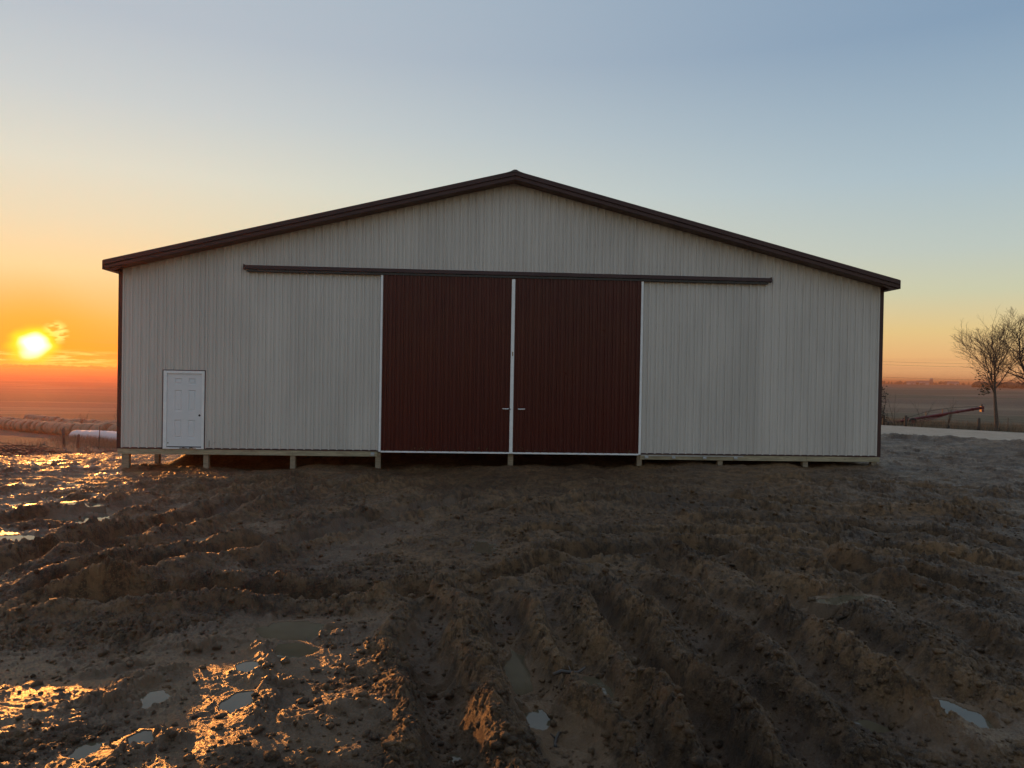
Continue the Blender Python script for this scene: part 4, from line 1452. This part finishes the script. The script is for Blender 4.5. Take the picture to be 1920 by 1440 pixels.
# power lines far off on the right, with the poles that carry them
poles = []
for (x, y, lab) in ((52, 118, 'weathered utility pole hidden behind the barn'), (150, 78, 'weathered utility pole beyond the right edge of the picture')):
    z = land_at(x, y)
    up = tag(empty('utility_pole', (x, y, z)), lab, 'utility pole', 'utility poles')
    MB().tube([(0, 0, -1), (0, 0, 5), (0, 0, 9.3)], [.16, .14, .11], 10).build('shaft', M['fence_wood'], up, smooth=True)
    MB().box(-.06, .06, -1.1, 1.1, 8.5, 8.62).build('crossarm', M['fence_wood'], up)
    for q in (-.95, .95):
        MB().tube([(0, q, 8.62), (0, q, 8.8)], [.05, .03], 8).build('insulator', M['farwhite'], up)
    poles.append(Vector((x, y, z)))
for k, (q, h, lab) in enumerate(((0, 9.4, 'topmost power line crossing the sky right of the barn'), (-.95, 8.8, 'middle power line crossing the sky right of the barn'), (.95, 6.6, 'lowest power line crossing the sky right of the barn'))):
    a, b = poles[0] + Vector((0, q, h)), poles[1] + Vector((0, q, h))
    pts = [a.lerp(b, u) - a - Vector((0, 0, 1.6 * 4 * u * (1 - u))) for u in np.linspace(0, 1, 28)]
    o = MB().tube(pts, .013, 4, cap=False).build('power_line', M['dark'])
    o.location = a
    tag(o, lab, 'power line', 'power lines')

# far farmsteads and tree lines on the horizon
def far_point(azd, r):
    a = rad(azd)
    x, y = CX + r * math.sin(a), CY + r * math.cos(a)
    return x, y, land_at(x, y)


for azd, r, w_, d_, h_, lab, nm in ((31.6, 2350, 26, 14, 6, 'far pale farm shed on the right horizon, left of the silo', 'farm_shed'), (32.3, 2350, 34, 15, 7, 'far pale farm shed on the right horizon, beside the silo', 'farm_shed'),
                                    (34.0, 2500, 30, 14, 7, 'far pale farm shed on the right horizon, midway to the bare trees', 'farm_shed'), (35.6, 2500, 22, 12, 9, 'far pale farmhouse on the right horizon near the bare trees', 'farmhouse')):
    x, y, z = far_point(azd, r)
    f_ = tag(empty(nm, (x, y, z), -rad(azd)), lab, 'farm building', 'far farm buildings')
    MB().box(-w_ / 2, w_ / 2, -d_ / 2, d_ / 2, -2, h_).build('wall', M['farwhite'], f_)
    MB().prism([(-d_ / 2 - .6, h_ + .02), (0, h_ + d_ * .28), (d_ / 2 + .6, h_ + .02)][::-1], -w_ / 2 - .6, w_ / 2 + .6).build('roof', M['farroof'], f_)
    MB().box(-w_ * .12, w_ * .12, -d_ / 2 - .15, -d_ / 2 - .02, -1, h_ * .7).build('door', M['farroof'], f_)
x, y, z = far_point(32.75, 2340)
f_ = tag(empty('grain_silo', (x, y, z)), 'far grey grain silo on the right horizon between the sheds', 'silo')
MB().tube([(0, 0, -2), (0, 0, 15)], 4.5, 18).build('barrel', M['farroof'], f_, smooth=True)
MB().tube([(0, 0, 15), (0, 0, 17), (0, 0, 18)], [4.7, 2.6, .4], 18).build('dome', M['farwhite'], f_, smooth=True)


def far_wood(name, a0, a1, r0, r1, n, hmin, hmax, label, mat='fartree', wide=1.0):
    V, Fc = [], []
    base = iv
    for _ in range(n):
        azd = random.uniform(a0, a1)
        r = random.uniform(r0, r1)
        x, y, z = far_point(azd, r)
        h = random.uniform(hmin, hmax)
        wv = h * random.uniform(.35, .7) * wide
        nz = 1 + np.random.default_rng(int(r * 7) % 9999).normal(0, .18, (len(iv), 1))
        P_ = iv * nz * np.array([wv, wv, h * .5]) + np.array([x, y, z + h * .45])
        k = len(V)
        V += [tuple(p) for p in P_]
        Fc += [tuple(int(q) + k for q in f) for f in it]
    mb = MB().add(V, Fc)
    tag(mb.build(name, M[mat]), label, 'trees', kind='stuff')


far_wood('far_trees', 28.5, 43, 2300, 3300, 150, 4, 11, 'far broken line of trees along the right horizon')
far_wood('far_windbreak', 35.2, 38.2, 1250, 1330, 60, 6, 10, 'far dark evergreen windbreak behind the straight bare tree', 'ever')
far_wood('far_treeline', -38, -22, 3000, 3400, 420, 5, 12, 'far low line of trees along the left horizon', wide=1.6)

# ------------------------------------------------------------------ evening haze: one even box of thin air round the whole place
hz = bpy.data.materials.new('haze_air')
hz.use_nodes = True
nt = hz.node_tree
for n_ in list(nt.nodes):
    if n_.type == 'BSDF_PRINCIPLED':
        nt.nodes.remove(n_)
pv = nt.nodes.new('ShaderNodeVolumePrincipled')
pv.inputs['Color'].default_value = (1.0, .40, .20, 1)
pv.inputs['Density'].default_value = .00046
pv.inputs['Anisotropy'].default_value = .68
nt.links.new(pv.outputs[0], [n_ for n_ in nt.nodes if n_.type == 'OUTPUT_MATERIAL'][0].inputs['Volume'])
ho = MB().box(-5200, 5200, -5200, 5200, -14.0, 21.0).build('haze', hz)
tag(ho, 'thin warm evening haze lying over the fields', 'haze', kind='stuff')
